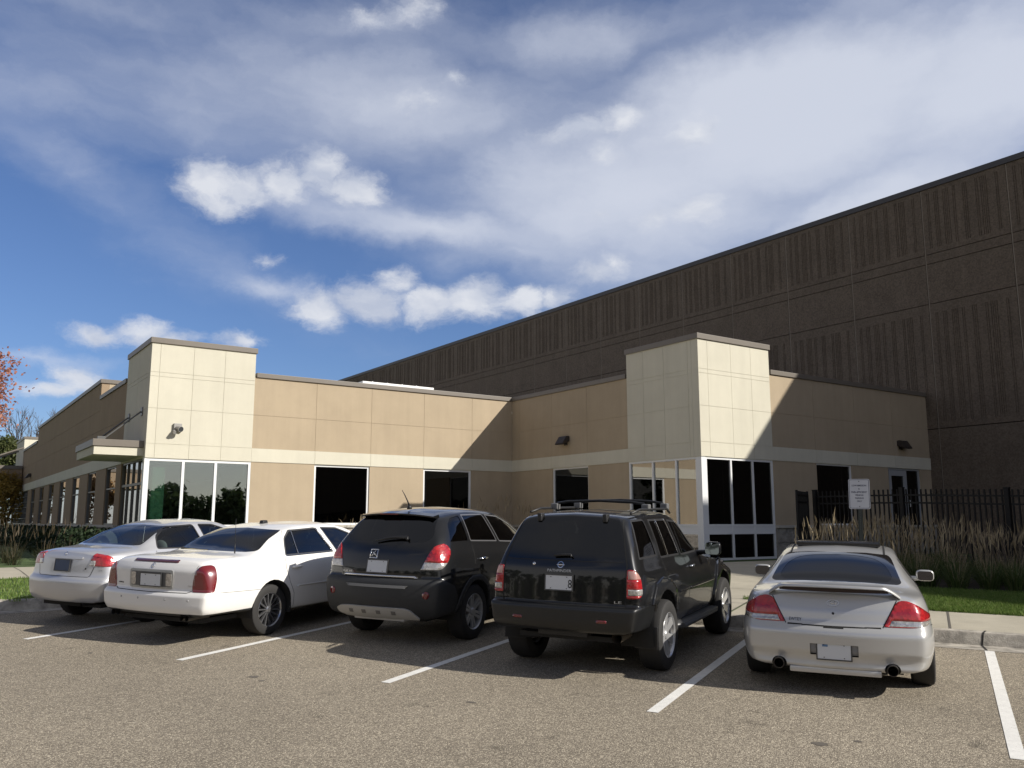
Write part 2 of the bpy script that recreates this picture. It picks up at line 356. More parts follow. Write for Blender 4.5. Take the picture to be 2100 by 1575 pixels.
for t in (14.70, 16.2): strip(bm, st(-2.98, t), st(-8.0, t), .016, ground, .0165)
for x in range(-12, 6, 2): strip(bm, (x, 19.82), (x, 22.98), .014, ground, .0145)
tag(obj('pavement_joints', bm, JO), kind='structure')
sheet('planting_bed', [st(-3.0, 19.0), st(-3.0, 17.75), st(14, 17.75), (28.4, 6), (28.4, 14.5), (19.6, 14.88)], ground, mulch, .006, step=2)
sheet('foundation_bed', [(5.2, 23.05), (17.3, 23.05), (17.3, 25.4), (5.2, 25.4)], ground, mulch, .006, step=3)
# a few small oil drips in the bays
OIL = mat('oil_stain', (.12, .105, .085), .7)
for (s, t, r) in ((-9.1, 7.2, .035), (-6.5, 7.1, .05), (-6.3, 7.0, .03), (-4.0, 7.2, .035), (-1.0, 7.3, .05), (-.75, 7.5, .03)):
    bm = bmesh.new(); vs_ = []
    for k in range(14):
        a = 2*math.pi*k/14; q = r*random.uniform(.55, 1.15); x, y = st(s+math.cos(a)*q*1.5, t+math.sin(a)*q); vs_.append(bm.verts.new((x, y, plane(x, y)+.0045)))
    bm.faces.new(vs_); tag(obj('oil_stain', bm, OIL), kind='structure')
# painted stall lines
LINES = [(-10.63, 7.44), (-7.85, 7.37), (-5.15, 7.50), (-2.43, 7.62), (.33, 7.55), (3.07, 7.55)]
for k, (s, t0) in enumerate(LINES):
    bm = bmesh.new(); strip(bm, st(s, t0), st(s, TK-.43), .105, plane, .006)
    o = obj('parking_line', bm, WHITE); tag(o, kind='structure')
# ------------------------------------------------------------------ office building
CX, CY, AY, DX = 17.375, 16.384, 25.407, 5.118       # wall planes: entrance tower side / front, lit front wall, left wing
WX = 28.5                                           # face of the big hall
TLOW, TTOW = 5.93, 6.66
G = .008
office = empty('office_building', (11, 26, FLOOR), 0, 'low tan and cream stucco office building with two square corner towers and white framed windows', 'building')
def loc_bm(): return bmesh.new()
def addp(name, bm, m, par=office, smooth=False, label=None):
    bmesh.ops.translate(bm, verts=bm.verts[:], vec=-Vector(par.location)) if par else None
    o = obj(name, bm, m, par, smooth)
    if label: o['label'] = label
    return o
def cell(bm, ax, pos, nrm, u0, u1, z0, z1, th=.25, gap=True, mi=0):
    """one stucco panel of a wall; ax 'Y' = wall in the plane y=pos, runs along x. nrm = -1: faces the negative axis"""
    g = G/2 if gap else 0
    def b(a0, a1, d0, d1, q0, q1):
        e0, e1 = pos-nrm*d0, pos-nrm*d1
        if ax == 'Y': bx(bm, a0, a1, e0, e1, q0, q1, mi)
        else: bx(bm, e0, e1, a0, a1, q0, q1, mi)
    b(u0+g, u1-g, 0, .009, z0+g, z1-g)
    b(u0, u1, .009, th, z0, z1)
def grid(bm, ax, pos, nrm, us, zs, **k):
    for a, b in zip(us, us[1:]):
        for c, d in zip(zs, zs[1:]): cell(bm, ax, pos, nrm, a, b, c, d, **k)
ZH, ZB, ZJ, ZM, ZS = 3.27, 3.67, 4.66, 5.79, 1.43
# --- front wall A (sunlit), its band, lower wall
A_us = [8.07, 10.03, 11.90, 13.82, 15.70, CX]
bm = loc_bm(); grid(bm, 'Y', AY, -1, A_us, [ZB, ZJ, ZM]); addp('upper_wall', bm, TAN)
bm = loc_bm(); grid(bm, 'Y', AY-.02, -1, A_us, [ZH, ZB]); addp('wall_band', bm, CREAM)
wins = []
def lower(ax, pos, nrm, u0, u1, opens, m, zbot=ZS, ztop=ZH):
    """wall below the band: one pier between each pair of openings [(a,b)]"""
    cur = u0
    for a, b in list(opens)+[(u1, u1)]:
        if a-cur > .01: bm = bmesh.new(); cell(bm, ax, pos, nrm, cur, a, zbot, ztop, gap=False); addp('lower_wall', bm, m)
        cur = b
lower('Y', AY, -1, 8.07, CX, [(10.03, 11.88), (13.82, 15.68)], TAN)
# --- wall B (in shade, faces the lit wall's left), between the inner corner and the entrance tower
B_us = [19.27, 21.2, 23.05, 24.95, AY]
bm = loc_bm(); grid(bm, 'X', CX, -1, B_us, [ZB, ZJ, ZM]); addp('upper_wall', bm, TAN)
bm = loc_bm(); grid(bm, 'X', CX-.02, -1, [19.27, 21.2, 23.05, AY-.02], [ZH, ZB]); addp('wall_band', bm, CREAM)
lower('X', CX, -1, 19.27, AY, [(21.17, 23.03)], TAN)
# --- wall C right of the entrance tower
bm = loc_bm(); grid(bm, 'Y', CY, -1, [20.30, 22.30, 24.35, 26.4, WX], [ZB, ZJ, ZM]); addp('upper_wall', bm, TAN)
bm = loc_bm(); grid(bm, 'Y', CY-.02, -1, [20.30, 22.30, 24.35, 26.4, WX], [ZH, ZB]); addp('wall_band', bm, CREAM)
lower('Y', CY, -1, 20.30, WX, [(22.30, 24.05), (26.0, 27.83)], TAN)
# --- stone base with cast cap below the sills
def base(ax, pos, nrm, u0, u1):
    bm = loc_bm(); nrow = 3; h = (ZS-.08-.1)/nrow; rnd = random.Random(int(u0*10))
    for r in range(nrow):
        u = u0
        while u < u1-.01:
            w = min(rnd.choice((.3, .42, .55, .7)), u1-u); 
            if u1-u-w < .15: w = u1-u
            d = rnd.uniform(0, .022); z0 = .1+r*h
            if ax == 'Y': bx(bm, u+.006, u+w-.006, pos+nrm*(.05+d), pos-nrm*.2, z0+.006, z0+h-.006)
            else: bx(bm, pos+nrm*(.05+d), pos-nrm*.2, u+.006, u+w-.006, z0+.006, z0+h-.006)
            u += w
    addp('stone_base', bm, STONE)
    bm = loc_bm()
    if ax == 'Y': bx(bm, u0, u1, pos+nrm*.11, pos-nrm*.2, ZS-.08, ZS-.001, bev=.006)
    else: bx(bm, pos+nrm*.11, pos-nrm*.2, u0, u1, ZS-.08, ZS-.001, bev=.006)
    addp('stone_cap', bm, CAPS)
base('Y', AY, -1, 8.07, CX-.12); base('X', CX, -1, 19.27, AY-.12); base('Y', CY, -1, 20.30, WX-.01)
# --- towers
def tower(x0, x1, y0, y1, us_f, us_s, zl, z_from, side_mat=CREAM):
    zs = [z_from, ZB, ZJ, 5.56, 5.68, TTOW-.15]
    bm = loc_bm()
    grid(bm, 'Y', y0, -1, us_f, zs); grid(bm, 'X', x0, -1, [y0+.252]+us_s[1:], zs)
    addp('tower_wall', bm, CREAM)
    bm = loc_bm()
    bx(bm, x1-.25, x1, y0+.25, y1, z_from, TTOW-.15); bx(bm, x0+.25, x1-.25, y1-.25, y1, ZM, TTOW-.15)
    addp('tower_wall', bm, CREAM)
    bm = loc_bm(); z0, z1 = TTOW-.155, TTOW; o = .04; w = .33
    bx(bm, x0-o, x1+o, y0-o, y0+w, z0, z1, bev=.008); bx(bm, x0-o, x1+o, y1-w, y1+o, z0, z1, bev=.008)
    bx(bm, x0-o, x0+w, y0+w+.001, y1-w-.001, z0, z1, bev=.008); bx(bm, x1-w, x1+o, y0+w+.001, y1-w-.001, z0, z1, bev=.008)
    addp('coping', bm, COP)
tower(DX, 8.07, AY-.025, 28.6, [DX, 5.36, 6.28, 7.17, 8.07], [AY-.005, 27.0, 28.6], 0, ZH)
tower(CX-.025, 20.30, CY-.025, 19.27, [CX-.025, 17.72, 18.66, 19.5, 20.30], [CY-.005, 16.75, 17.7, 18.55, 19.27], 0, ZH)
# --- copings on the low parapets
bm = loc_bm()
bx(bm, 8.07+.05, CX+.30, AY-.045, AY+.3, ZM+.001, TLOW, bev=.008)
bx(bm, CX-.045, CX+.3, 19.27+.05, AY-.05, ZM+.001, TLOW, bev=.008)
bx(bm, 20.35, WX-.002, CY-.045, CY+.3, ZM+.001, TLOW, bev=.008)
addp('coping', bm, COP)
# --- left wing D, in shade, faces the negative x side
D_us = [28.6, 30.4, 32.2, 33.28]
bm = loc_bm(); grid(bm, 'X', DX, -1, D_us, [ZB, ZJ, ZM]); 
grid(bm, 'X', DX, -1, [33.28, 37, 40.7, 44.4, 48.1, 52.0], [ZB, ZJ, 5.4, 6.40]); grid(bm, 'X', DX, -1, [52.0, 55.5, 59.0], [ZB, ZJ, 5.66])
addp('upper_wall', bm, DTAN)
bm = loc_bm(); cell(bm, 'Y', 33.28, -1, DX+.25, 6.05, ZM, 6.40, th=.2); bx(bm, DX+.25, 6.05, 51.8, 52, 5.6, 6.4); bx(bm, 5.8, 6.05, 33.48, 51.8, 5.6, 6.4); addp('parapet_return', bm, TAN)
bm = loc_bm(); grid(bm, 'X', DX-.02, -1, [28.6]+[30.4+3.6*k for k in range(8)]+[63.5], [ZH, ZB]); addp('wall_band', bm, CREAM)
D_op = [(29.42, 31.2), (33.05, 34.8), (36.72, 38.47), (40.38, 42.13), (44.05, 45.8), (47.7, 49.45), (51.35, 53.1), (54.8, 63.2)]
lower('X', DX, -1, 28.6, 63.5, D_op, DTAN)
base('X', DX, -1, 28.6, 63.5)
bm = loc_bm()
bx(bm, DX-.045, DX+.3, 28.65, 33.22, ZM+.001, TLOW, bev=.008)
bx(bm, DX-.045, DX+.98, 33.23, 52.03, 6.401, 6.54, bev=.008)
bx(bm, DX-.045, DX+.3, 52.04, 58.98, 5.661, 5.80, bev=.008)
addp('coping', bm, COP)
bm = loc_bm(); grid(bm, 'X', DX-.02, -1, [59.0, 61.5, 63.5], [ZB, ZJ, 6.45]); cell(bm, 'Y', 59.0, -1, DX+.23, 7.4, 5.4, 6.45); bx(bm, 7.15, 7.4, 59.25, 63.5, 5.4, 6.45); bx(bm, DX+.23, 7.4, 63.25, 63.5, .4, 6.4); addp('tower_wall', bm, CREAM)
bm = loc_bm(); bx(bm, DX-.06, 7.44, 58.95, 63.54, 6.451, 6.59, bev=.008); addp('coping', bm, COP)
# --- roofs and inside
bm = loc_bm()
bx(bm, DX+.26, WX-.01, 28.7, 63.2, 5.40, 5.46); bx(bm, 8.1, WX-.01, AY+.26, 28.69, 5.40, 5.46); bx(bm, CX+.26, WX-.01, 19.3, AY+.25, 5.40, 5.46); bx(bm, 20.32, WX-.01, CY+.26, 19.29, 5.40, 5.46)
addp('roof', bm, ROOFM)
bm = loc_bm()
bx(bm, DX+.1, WX-.01, 28.7, 63.2, .30, FLOOR); bx(bm, DX+.1, WX-.01, AY+.1, 28.69, .30, FLOOR); bx(bm, CX+.1, WX-.01, CY+.1, AY+.09, .30, FLOOR)
addp('interior_floor', bm, mat('carpet', (.06, .065, .06), .95))
bm = loc_bm()
bx(bm, DX+.26, 8.06, AY+.26, 28.5, 3.42, 3.46); bx(bm, 8.1, CX, AY+.26, 30.5, 3.42, 3.46); bx(bm, CX+.27, 20.2, CY+.27, AY, 3.42, 3.46); bx(bm, 20.3, WX-.1, CY+.27, 20, 3.42, 3.46); bx(bm, DX+.27, 11, 30.51, 63, 3.42, 3.46)
addp('ceiling', bm, INTL)
for q in ((8.6, 8.7, AY+.26, 30.5), (8.71, CX, 30.4, 30.5), (12.8, 12.9, AY+.26, 30.39), (CX+4.2, CX+4.3, CY+2.5, AY+.2), (CX+4.31, WX-.1, 19.9, 20.0), (25.1, 25.2, CY+.26, 19.89)):
    bm = loc_bm(); bx(bm, *q, .5, 3.41); addp('partition', bm, INT)
bm = loc_bm(); bx(bm, 10.9, 11.0, 30.51, 63.0, .5, 3.41); addp('partition', bm, mat('pale_partition', (.5, .5, .47), .9))
bm = loc_bm(); bx(bm, 5.42, 5.76, 25.75, 26.0, .5, 3.05, bev=.01); addp('interior_column', bm, INTG)
# --- windows: frame part with a pane each
def window(ax, pos, nrm, u0, u1, z0, z1, mull=(), rails=(), gl=BWIN, fr=.055, frm=ALU, cw=None, name='window', dep=.09, setb=.035):
    cw = cw or fr
    f = loc_bm(); p = loc_bm()
    def b(bm_, a0, a1, d0, d1, q0, q1, bev=0.):
        e0, e1 = pos-nrm*d0, pos-nrm*d1
        if ax == 'Y': bx(bm_, a0, a1, e0, e1, q0, q1, bev=bev)
        else: bx(bm_, e0, e1, a0, a1, q0, q1, bev=bev)
    s0, s1 = setb, setb+dep
    b(f, u0, u0+fr, s0, s1, z0, z1); b(f, u1-fr, u1, s0, s1, z0, z1)
    b(f, u0+fr, u1-fr, s0+.001, s1, z0, z0+fr); b(f, u0+fr, u1-fr, s0+.001, s1, z1-fr, z1)
    for m in mull: b(f, m-fr/2, m+fr/2, s0+.002, s1, z0+fr, z1-fr)
    zr = [z0+fr, z1-fr]
    for (r0, r1) in rails:
        us = [u0+fr]+[q for m in mull for q in (m-fr/2, m+fr/2)]+[u1-fr]
        for a, c in zip(us[::2], us[1::2]): b(f, a, c, s0+.004, s1, r0, r1)
    w = addp(name, f, frm)
    us = [u0+fr]+[q for m in mull for q in (m-fr/2, m+fr/2)]+[u1-fr]; zz = [z0+fr]+[q for r in rails for q in r]+[z1-fr]
    for a, c in zip(us[::2], us[1::2]):
        for z_, z2 in zip(zz[::2], zz[1::2]): b(p, a, c, (s0+s1)/2-.003, (s0+s1)/2+.003, z_, z2)
    # pane is a child of its window; same origin as the window
    bmesh.ops.translate(p, verts=p.verts[:], vec=-Vector(office.location))
    obj('pane', p, gl, w)
    return w
for a, b in ((10.03, 11.88), (13.82, 15.68)): window('Y', AY, -1, a, b, ZS, ZH, fr=.065)
window('X', CX, -1, 21.17, 23.03, ZS, ZH, fr=.05, gl=BWIN)
window('Y', CY, -1, 22.30, 24.05, ZS, ZH, fr=.045)
# left tower front storefront and its side
window('Y', AY-.025, -1, 5.18, 8.07, FLOOR, ZH, mull=(6.16, 7.06), rails=((1.36, 1.44),), fr=.075, setb=.03, gl=TWIN)
bm = loc_bm(); bx(bm, DX+.0, DX+.062, AY+.00, AY+.12, FLOOR, ZH); bx(bm, DX+.0, DX+.06, AY+.125, AY+.22, FLOOR, ZH); addp('corner_post', bm, ALU)
window('X', DX, -1, AY+.22, 28.6, FLOOR, ZH, mull=(26.35, 27.1, 27.85), rails=((2.55, 2.62),), fr=.05, frm=DALU, gl=CLR)
# entrance tower: both faces down to the floor, rails at 1.2-1.46
window('Y', CY-.025, -1, CX+.16, 20.30, FLOOR, ZH, mull=(18.55, 19.45), rails=((1.19, 1.26), (1.40, 1.46)), fr=.06, setb=.03)
bm = loc_bm(); bx(bm, CX+.2, 20.25, CY+.02, CY+.06, 1.255, 1.41); addp('spandrel_panel', bm, ALU)
window('X', CX-.025, -1, CY+.16, 19.27, FLOOR, ZH, mull=(17.35, 18.28), rails=((1.19, 1.26), (1.40, 1.46)), fr=.06, setb=.03, gl=CLR)
bm = loc_bm(); bx(bm, CX+.02, CX+.06, CY+.2, 19.22, 1.255, 1.41); addp('spandrel_panel', bm, ALU)
bm = loc_bm(); bx(bm, CX-.005, CX+.158, CY-.005, CY+.158, FLOOR, ZH, bev=.006); addp('corner_post', bm, ALU)
# door with side light in wall C
window('Y', CY, -1, 26.0, 27.83, FLOOR-.0, ZH, mull=(27.05,), rails=(), fr=.06, gl=BWIN, frm=mat('grey_aluminium', (.33, .34, .35), .4), name='door_frame')
d_ = loc_bm(); bx(d_, 26.07, 26.2, CY+.03, CY+.07, FLOOR+.02, ZH-.07); bx(d_, 26.9, 27.01, CY+.03, CY+.07, FLOOR+.02, ZH-.07); bx(d_, 26.2, 26.9, CY+.03, CY+.07, ZH-.25, ZH-.07); bx(d_, 26.2, 26.9, CY+.03, CY+.07, FLOOR+.02, FLOOR+.22)
dd = addp('door', d_, MATS['grey_aluminium'])
d_ = loc_bm(); tube(d_, (26.86, CY-.03, 1.35), (26.86, CY-.03, 1.75), .014); tube(d_, (26.86, CY-.03, 1.4), (26.86, CY+.03, 1.4), .01); tube(d_, (26.86, CY-.03, 1.7), (26.86, CY+.03, 1.7), .01)
bmesh.ops.translate(d_, verts=d_.verts[:], vec=-Vector(office.location)); obj('handle', d_, ALU, dd)
d_ = loc_bm(); bx(d_, 27.16, 27.30, CY+.025, CY+.032, 2.02, 2.24); addp('notice', d_, mat('white_paper', (.7, .7, .68), .8))
# left wing windows
for k, (a, b) in enumerate(D_op[:-1]):
    window('X', DX, -1, a, b, ZS, ZH, rails=((2.55, 2.60),), fr=.05, frm=DALU, gl=CLR)
    bm = loc_bm(); bx(bm, DX+.16, DX+.17, a+.05, b-.05, 2.60, ZH-.05); addp('window_blind', bm, mat('cream_blind', (.62, .60, .45), .9))
window('X', DX, -1, 54.8, 63.2, ZS, ZH, mull=[54.8+.6*k for k in range(1, 14)], rails=[(1.72+.3*k, 1.76+.3*k) for k in range(5)], fr=.05, frm=DALU, gl=CLR)
# --- entrance canopy on the left wing with hangers
can = empty('entrance_canopy', (DX, 27.1, 3.3), 0, 'flat cream canopy with brown metal edge over the side entrance of the left wing', 'canopy')
def cp(name, bm, m, sm=False, par=None):
    par = par or can; bmesh.ops.translate(bm, verts=bm.verts[:], vec=-Vector(can.location)); return obj(name, bm, m, par, sm)
bm = bmesh.new(); bx(bm, 3.86, DX-.002, 25.62, 28.58, 3.33, 3.555, bev=.004); cp('slab', bm, CREAM)
bm = bmesh.new(); bx(bm, 3.82, DX-.002, 25.58, 28.62, 3.56, 3.745, bev=.006); cp('fascia', bm, COP)
for y in (26.1, 27.9):
    bm = bmesh.new(); tube(bm, (4.1, y, 3.74), (DX-.03, y, 4.62), .022); cp('hanger_rod', bm, DALU)
    bm = bmesh.new(); bx(bm, DX-.028, DX-.002, y-.11, y+.11, 4.5, 4.74, bev=.004); cp('wall_plate', bm, DALU)
    bm = bmesh.new(); bx(bm, 4.0, 4.2, y-.05, y+.05, 3.746, 3.86, bev=.01); cp('rod_bracket', bm, DALU)
# far canopy at the end of the wing
can2 = empty('rear_canopy', (DX, 58, 3.3), 0, 'grey brown canopy at the far end of the left wing, hung on long rods', 'canopy')
def cp2(name, bm, m): bmesh.ops.translate(bm, verts=bm.verts[:], vec=-Vector(can2.location)); return obj(name, bm, m, can2)
bm = bmesh.new(); bx(bm, -1.5, DX-.05, 58.4, 62.4, 3.6, 4.60); cp2('slab', bm, DTAN)
bm = bmesh.new(); bx(bm, -1.55, DX-.04, 58.34, 62.46, 4.605, 4.80); cp2('fascia', bm, COP)
for y in (58.7, 62.0):
    bm = bmesh.new(); tube(bm, (2.2, y, 4.7), (DX-.03, y, 5.9), .05); cp2('hanger_rod', bm, COP)
# --- wall lights
def wall_pack(x, y, z, ax, label):
    e = empty('wall_light', (x, y, z), {'Y': 0, 'X': R(-90)}[ax], label, 'wall light', 'wedge shaped wall lights on the tan walls')
    bm = bmesh.new()
    w = .21
    prof = [(0, -.02), (-.28, -.13), (-.30, -.10), (-.13, .15), (0, .15)]      # (out, up)
    l = [bm.verts.new((-w, o_, u_)) for o_, u_ in prof]; r = [bm.verts.new((w, o_, u_)) for o_, u_ in prof]
    n = len(prof)
    for i in range(n): bm.faces.new((l[i], l[(i+1)%n], r[(i+1)%n], r[i]))
    bm.faces.new(l[::-1]); bm.faces.new(r); bmesh.ops.recalc_face_normals(bm, faces=bm.faces[:])
    bmesh.ops.bevel(bm, geom=bm.edges[:], offset=.012, segments=2, affect='EDGES')
    obj('housing', bm, mat('bronze_housing', (.035, .028, .024), .45), e)
    bm = bmesh.new(); v = [bm.verts.new(q) for q in ((-w+.04, -.06, -.055), (w-.04, -.06, -.055), (w-.04, -.25, -.132), (-w+.04, -.25, -.132))]; bm.faces.new(v)
    obj('lens', bm, mat('lamp_lens', (.4, .4, .38), .2), e)
    bm = bmesh.new(); bx(bm, -.1, .1, -.002, .0, -.14, .1); obj('back_plate', bm, mat('bronze_housing', (0, 0, 0)), e)
wall_pack(CX, 22.3, 4.13, 'X', 'dark wedge wall light on the shaded tan wall left of the entrance tower')
wall_pack(26.8, CY, 4.03, 'Y', 'dark wedge wall light on the shaded wall above the glass door')
fl = empty('flood_light', (5.93, AY-.025, 4.14), 0, 'grey box camera light on the sunlit cream tower', 'flood light')
bm = bmesh.new(); bx(bm, -.11, .11, -.08, -.001, -.12, .12, bev=.012); obj('mounting_box', bm, mat('grey_metal', (.30, .29, .27), .5), fl)
bm = bmesh.new(); tube(bm, (-.02, -.09, -.02), (.04, -.26, -.06), .065, .08, 16); obj('lamp_head', bm, MATS['grey_metal'], fl)
bm = bmesh.new(); tube(bm, (.04, -.255, -.059), (.044, -.266, -.062), .07, .07, 16); obj('lens', bm, mat('dark_lens', (.04, .045, .05), .1), fl)
bm = bmesh.new(); tube(bm, (-.1, -.09, -.10), (-.1, -.2, -.16), .04, .05, 12); obj('sensor', bm, MATS['grey_metal'], fl)
# small light on the left wing
for (y, z, lb) in ((31.3, 4.15, 'small dark round light on the shaded left wing beyond the canopy rods'), (54.0, 4.0, 'dark wedge wall light near the far end of the left wing')):
    if y < 40:
        e = empty('wall_light', (DX, y, z), 0, lb, 'wall light'); bm = bmesh.new(); bx(bm, -.05, -.001, -.1, .1, -.1, .1, bev=.01); obj('mounting_box', bm, MATS['bronze_housing'], e); bm = bmesh.new(); tube(bm, (-.05, 0, -.02), (-.2, -.03, -.07), .06, .08, 12); obj('lamp_head', bm, MATS['bronze_housing'], e)
    else: wall_pack(DX, y, z, 'X', lb)
# --- roof light behind the parapet
rl = empty('roof_skylight', (14.35, 29.3, 5.46), 0, 'low white roof unit showing over the sunlit parapet', 'roof unit')
bm = bmesh.new(); bx(bm, -1.4, 1.4, -.9, .9, 0, .98, bev=.02); obj('curb', bm, mat('white_sheet_metal', (.75, .75, .73), .5), rl)
bm = bmesh.new(); bx(bm, -1.46, 1.46, -.96, .96, .982, 1.07, bev=.02)
for k in range(4): tube(bm, (-1.0+.6*k, -.8, 1.06), (-1.0+.6*k, -.8, 1.11), .025)
obj('cover', bm, MATS['white_sheet_metal'], rl)

# ------------------------------------------------------------------ big dark hall
hall = empty('warehouse_hall', (WX, 30, .4), 0, 'huge windowless dark brown precast concrete hall with fluted panels behind the office', 'building')
AGG = mat('exposed_aggregate', (.136, .107, .080), .95, bump=(55, .03, 6), var=(1.1, .12, 8), streak=.10)
def agg_nodes(m):
    t = m.node_tree; b = t.nodes['Principled BSDF']; co = t.nodes.new('ShaderNodeTexCoord'); vo = t.nodes.new('ShaderNodeTexVoronoi'); vo.inputs['Scale'].default_value = 22
    t.links.new(co.outputs['Object'], vo.inputs['Vector']); sp = t.nodes.new('ShaderNodeSeparateColor'); t.links.new(vo.outputs['Color'], sp.inputs[0])
    mr = t.nodes.new('ShaderNodeMapRange'); t.links.new(sp.outputs[0], mr.inputs[0]); mr.inputs[3].default_value = .8; mr.inputs[4].default_value = 1.22
    src = b.inputs['Base Color'].links[0].from_socket; mx = t.nodes.new('ShaderNodeMix'); mx.data_type = 'RGBA'; mx.blend_type = 'MULTIPLY'; mx.inputs[0].default_value = 1
    t.links.new(src, mx.inputs[6]); t.links.new(mr.outputs[0], mx.inputs[7]); t.links.new(mx.outputs[2], b.inputs['Base Color'])
agg_nodes(AGG)
def hp(name, bm, m): bmesh.ops.translate(bm, verts=bm.verts[:], vec=-Vector(hall.location)); return obj(name, bm, m, hall)
Y0, W = 16.0-2.93*6, 2.93; NP = 28
rnd = random.Random(3)
# flute layout of one panel (fractions of its width), the same mould for every panel
FL = []
for c, n in ((.10, 2), (.25, 4), (.33, 2), (.47, 3), (.60, 2), (.70, 4), (.82, 3), (.92, 2)):
    for k in range(n): FL.append(c+(k-(n-1)/2)*.022)
FL = sorted(FL)
for p in range(NP):
    y0 = Y0+W*p+.012; y1 = y0+W-.045; bm = bmesh.new(); wv = rnd.uniform(-.004, .004)
    def blk(z0, z1, d=0.): bx(bm, WX-d+wv, WX+.3, y0, y1, z0, z1)
    blk(-.6, 4.64); blk(4.67, 4.88)
    blk(8.66, 8.98); blk(9.005, 10.40); blk(10.425, 10.74); blk(10.765, 10.95); blk(12.95, 13.11)
    for (za, zb_) in ((4.88, 8.66), (10.95, 12.95)):
        # fluted field: ribs standing 25 mm proud of grooves
        us = [0]+[q for f in FL for q in (f-.0055, f+.0055)]+[1]
        for a, b in zip(us[::2], us[1::2]): bx(bm, WX+wv, WX+.3, y0+(y1-y0)*a, y0+(y1-y0)*b, za, zb_)
        bx(bm, WX+.017+wv, WX+.29, y0+.001, y1-.001, za-.001, zb_+.001)
    hp('wall_panel', bm, AGG)
    bm = bmesh.new(); bx(bm, WX+.006, WX+.20, y1+.001, y1+.032, -.6, 13.10); hp('joint_strip', bm, MATS.get('joint_sealant') or mat('joint_sealant', (.24, .205, .165), .9))
bm = bmesh.new(); bx(bm, WX+.21, WX+.29, Y0, Y0+W*NP, -.6, 13.10); hp('panel_backing', bm, mat('joint_sealant', (.24, .205, .165), .9))
bm = bmesh.new(); bx(bm, WX+.32, WX+60, Y0+.3, Y0+W*NP-.3, 12.8, 12.9); hp('roof', bm, ROOFM)
bm = bmesh.new(); bx(bm, WX-.05, WX+.4, Y0-.05, Y0+W*NP+.05, 13.115, 13.31); hp('coping', bm, mat('dark_coping', (.045, .042, .042), .45))
bm = bmesh.new(); bx(bm, WX+.32, WX+60, Y0, Y0+.3, -.6, 13.11); bx(bm, WX+.32, WX+60, Y0+W*NP-.3, Y0+W*NP, -.6, 13.11); bx(bm, WX+59.7, WX+60, Y0+.3, Y0+W*NP-.3, -.6, 13.11); hp('end_wall', bm, AGG)
bm = bmesh.new(); bx(bm, WX-.02, WX+40, -32, Y0-.002, -.6, 15.25); hp('added_shadow_bay', bm, AGG)  # unseen bay, added to throw the shadow edge on pavement and lawn
bm = bmesh.new(); bx(bm, WX-.07, WX+40, -32.05, Y0-.001, 15.251, 15.42); hp('coping', bm, MATS['dark_coping'])  # coping of the added shadow-casting bay
vent = empty('roof_vent', (WX+1.0, 37.4, 12.9), 0, 'dark round ventilator on the roof edge of the dark hall', 'roof vent')
bm = bmesh.new(); tube(bm, (0, 0, 0), (0, 0, .52), .30, .30, 20); obj('stack', bm, MATS['dark_coping'], vent)
bm = bmesh.new(); tube(bm, (0, 0, .52), (0, 0, .62), .48, .45, 24); tube(bm, (0, 0, .62), (0, 0, .72), .45, .2, 24); obj('hood', bm, MATS['dark_coping'], vent, True, 40)
# ------------------------------------------------------------------ cars: tools
def pchip(keys):
    xs = [k[0] for k in keys]; ys = [k[1] for k in keys]; n = len(xs)
    if n == 1: return lambda x: ys[0]
    h = [xs[i+1]-xs[i] for i in range(n-1)]; d = [(ys[i+1]-ys[i])/h[i] for i in range(n-1)]; m = [0]*n
    for i in range(1, n-1):
        if d[i-1]*d[i] > 0:
            w1 = 2*h[i]+h[i-1]; w2 = h[i]+2*h[i-1]; m[i] = (w1+w2)/(w1/d[i-1]+w2/d[i])
    m[0] = d[0]; m[-1] = d[-1]
    def f(x):
        if x <= xs[0]: return ys[0]
        if x >= xs[-1]: return ys[-1]
        lo = 0
        while x > xs[lo+1]: lo += 1
        t = (x-xs[lo])/h[lo]; t2 = t*t; t3 = t2*t
        return ys[lo]*(2*t3-3*t2+1)+m[lo]*h[lo]*(t3-2*t2+t)+ys[lo+1]*(3*t2-2*t3)+m[lo+1]*h[lo]*(t3-t2)
    return f
def const(v): return v if isinstance(v, list) else [(0, v)]
SEG = [2, 5, 8, 8, 6, 12, 5, 7, 7]
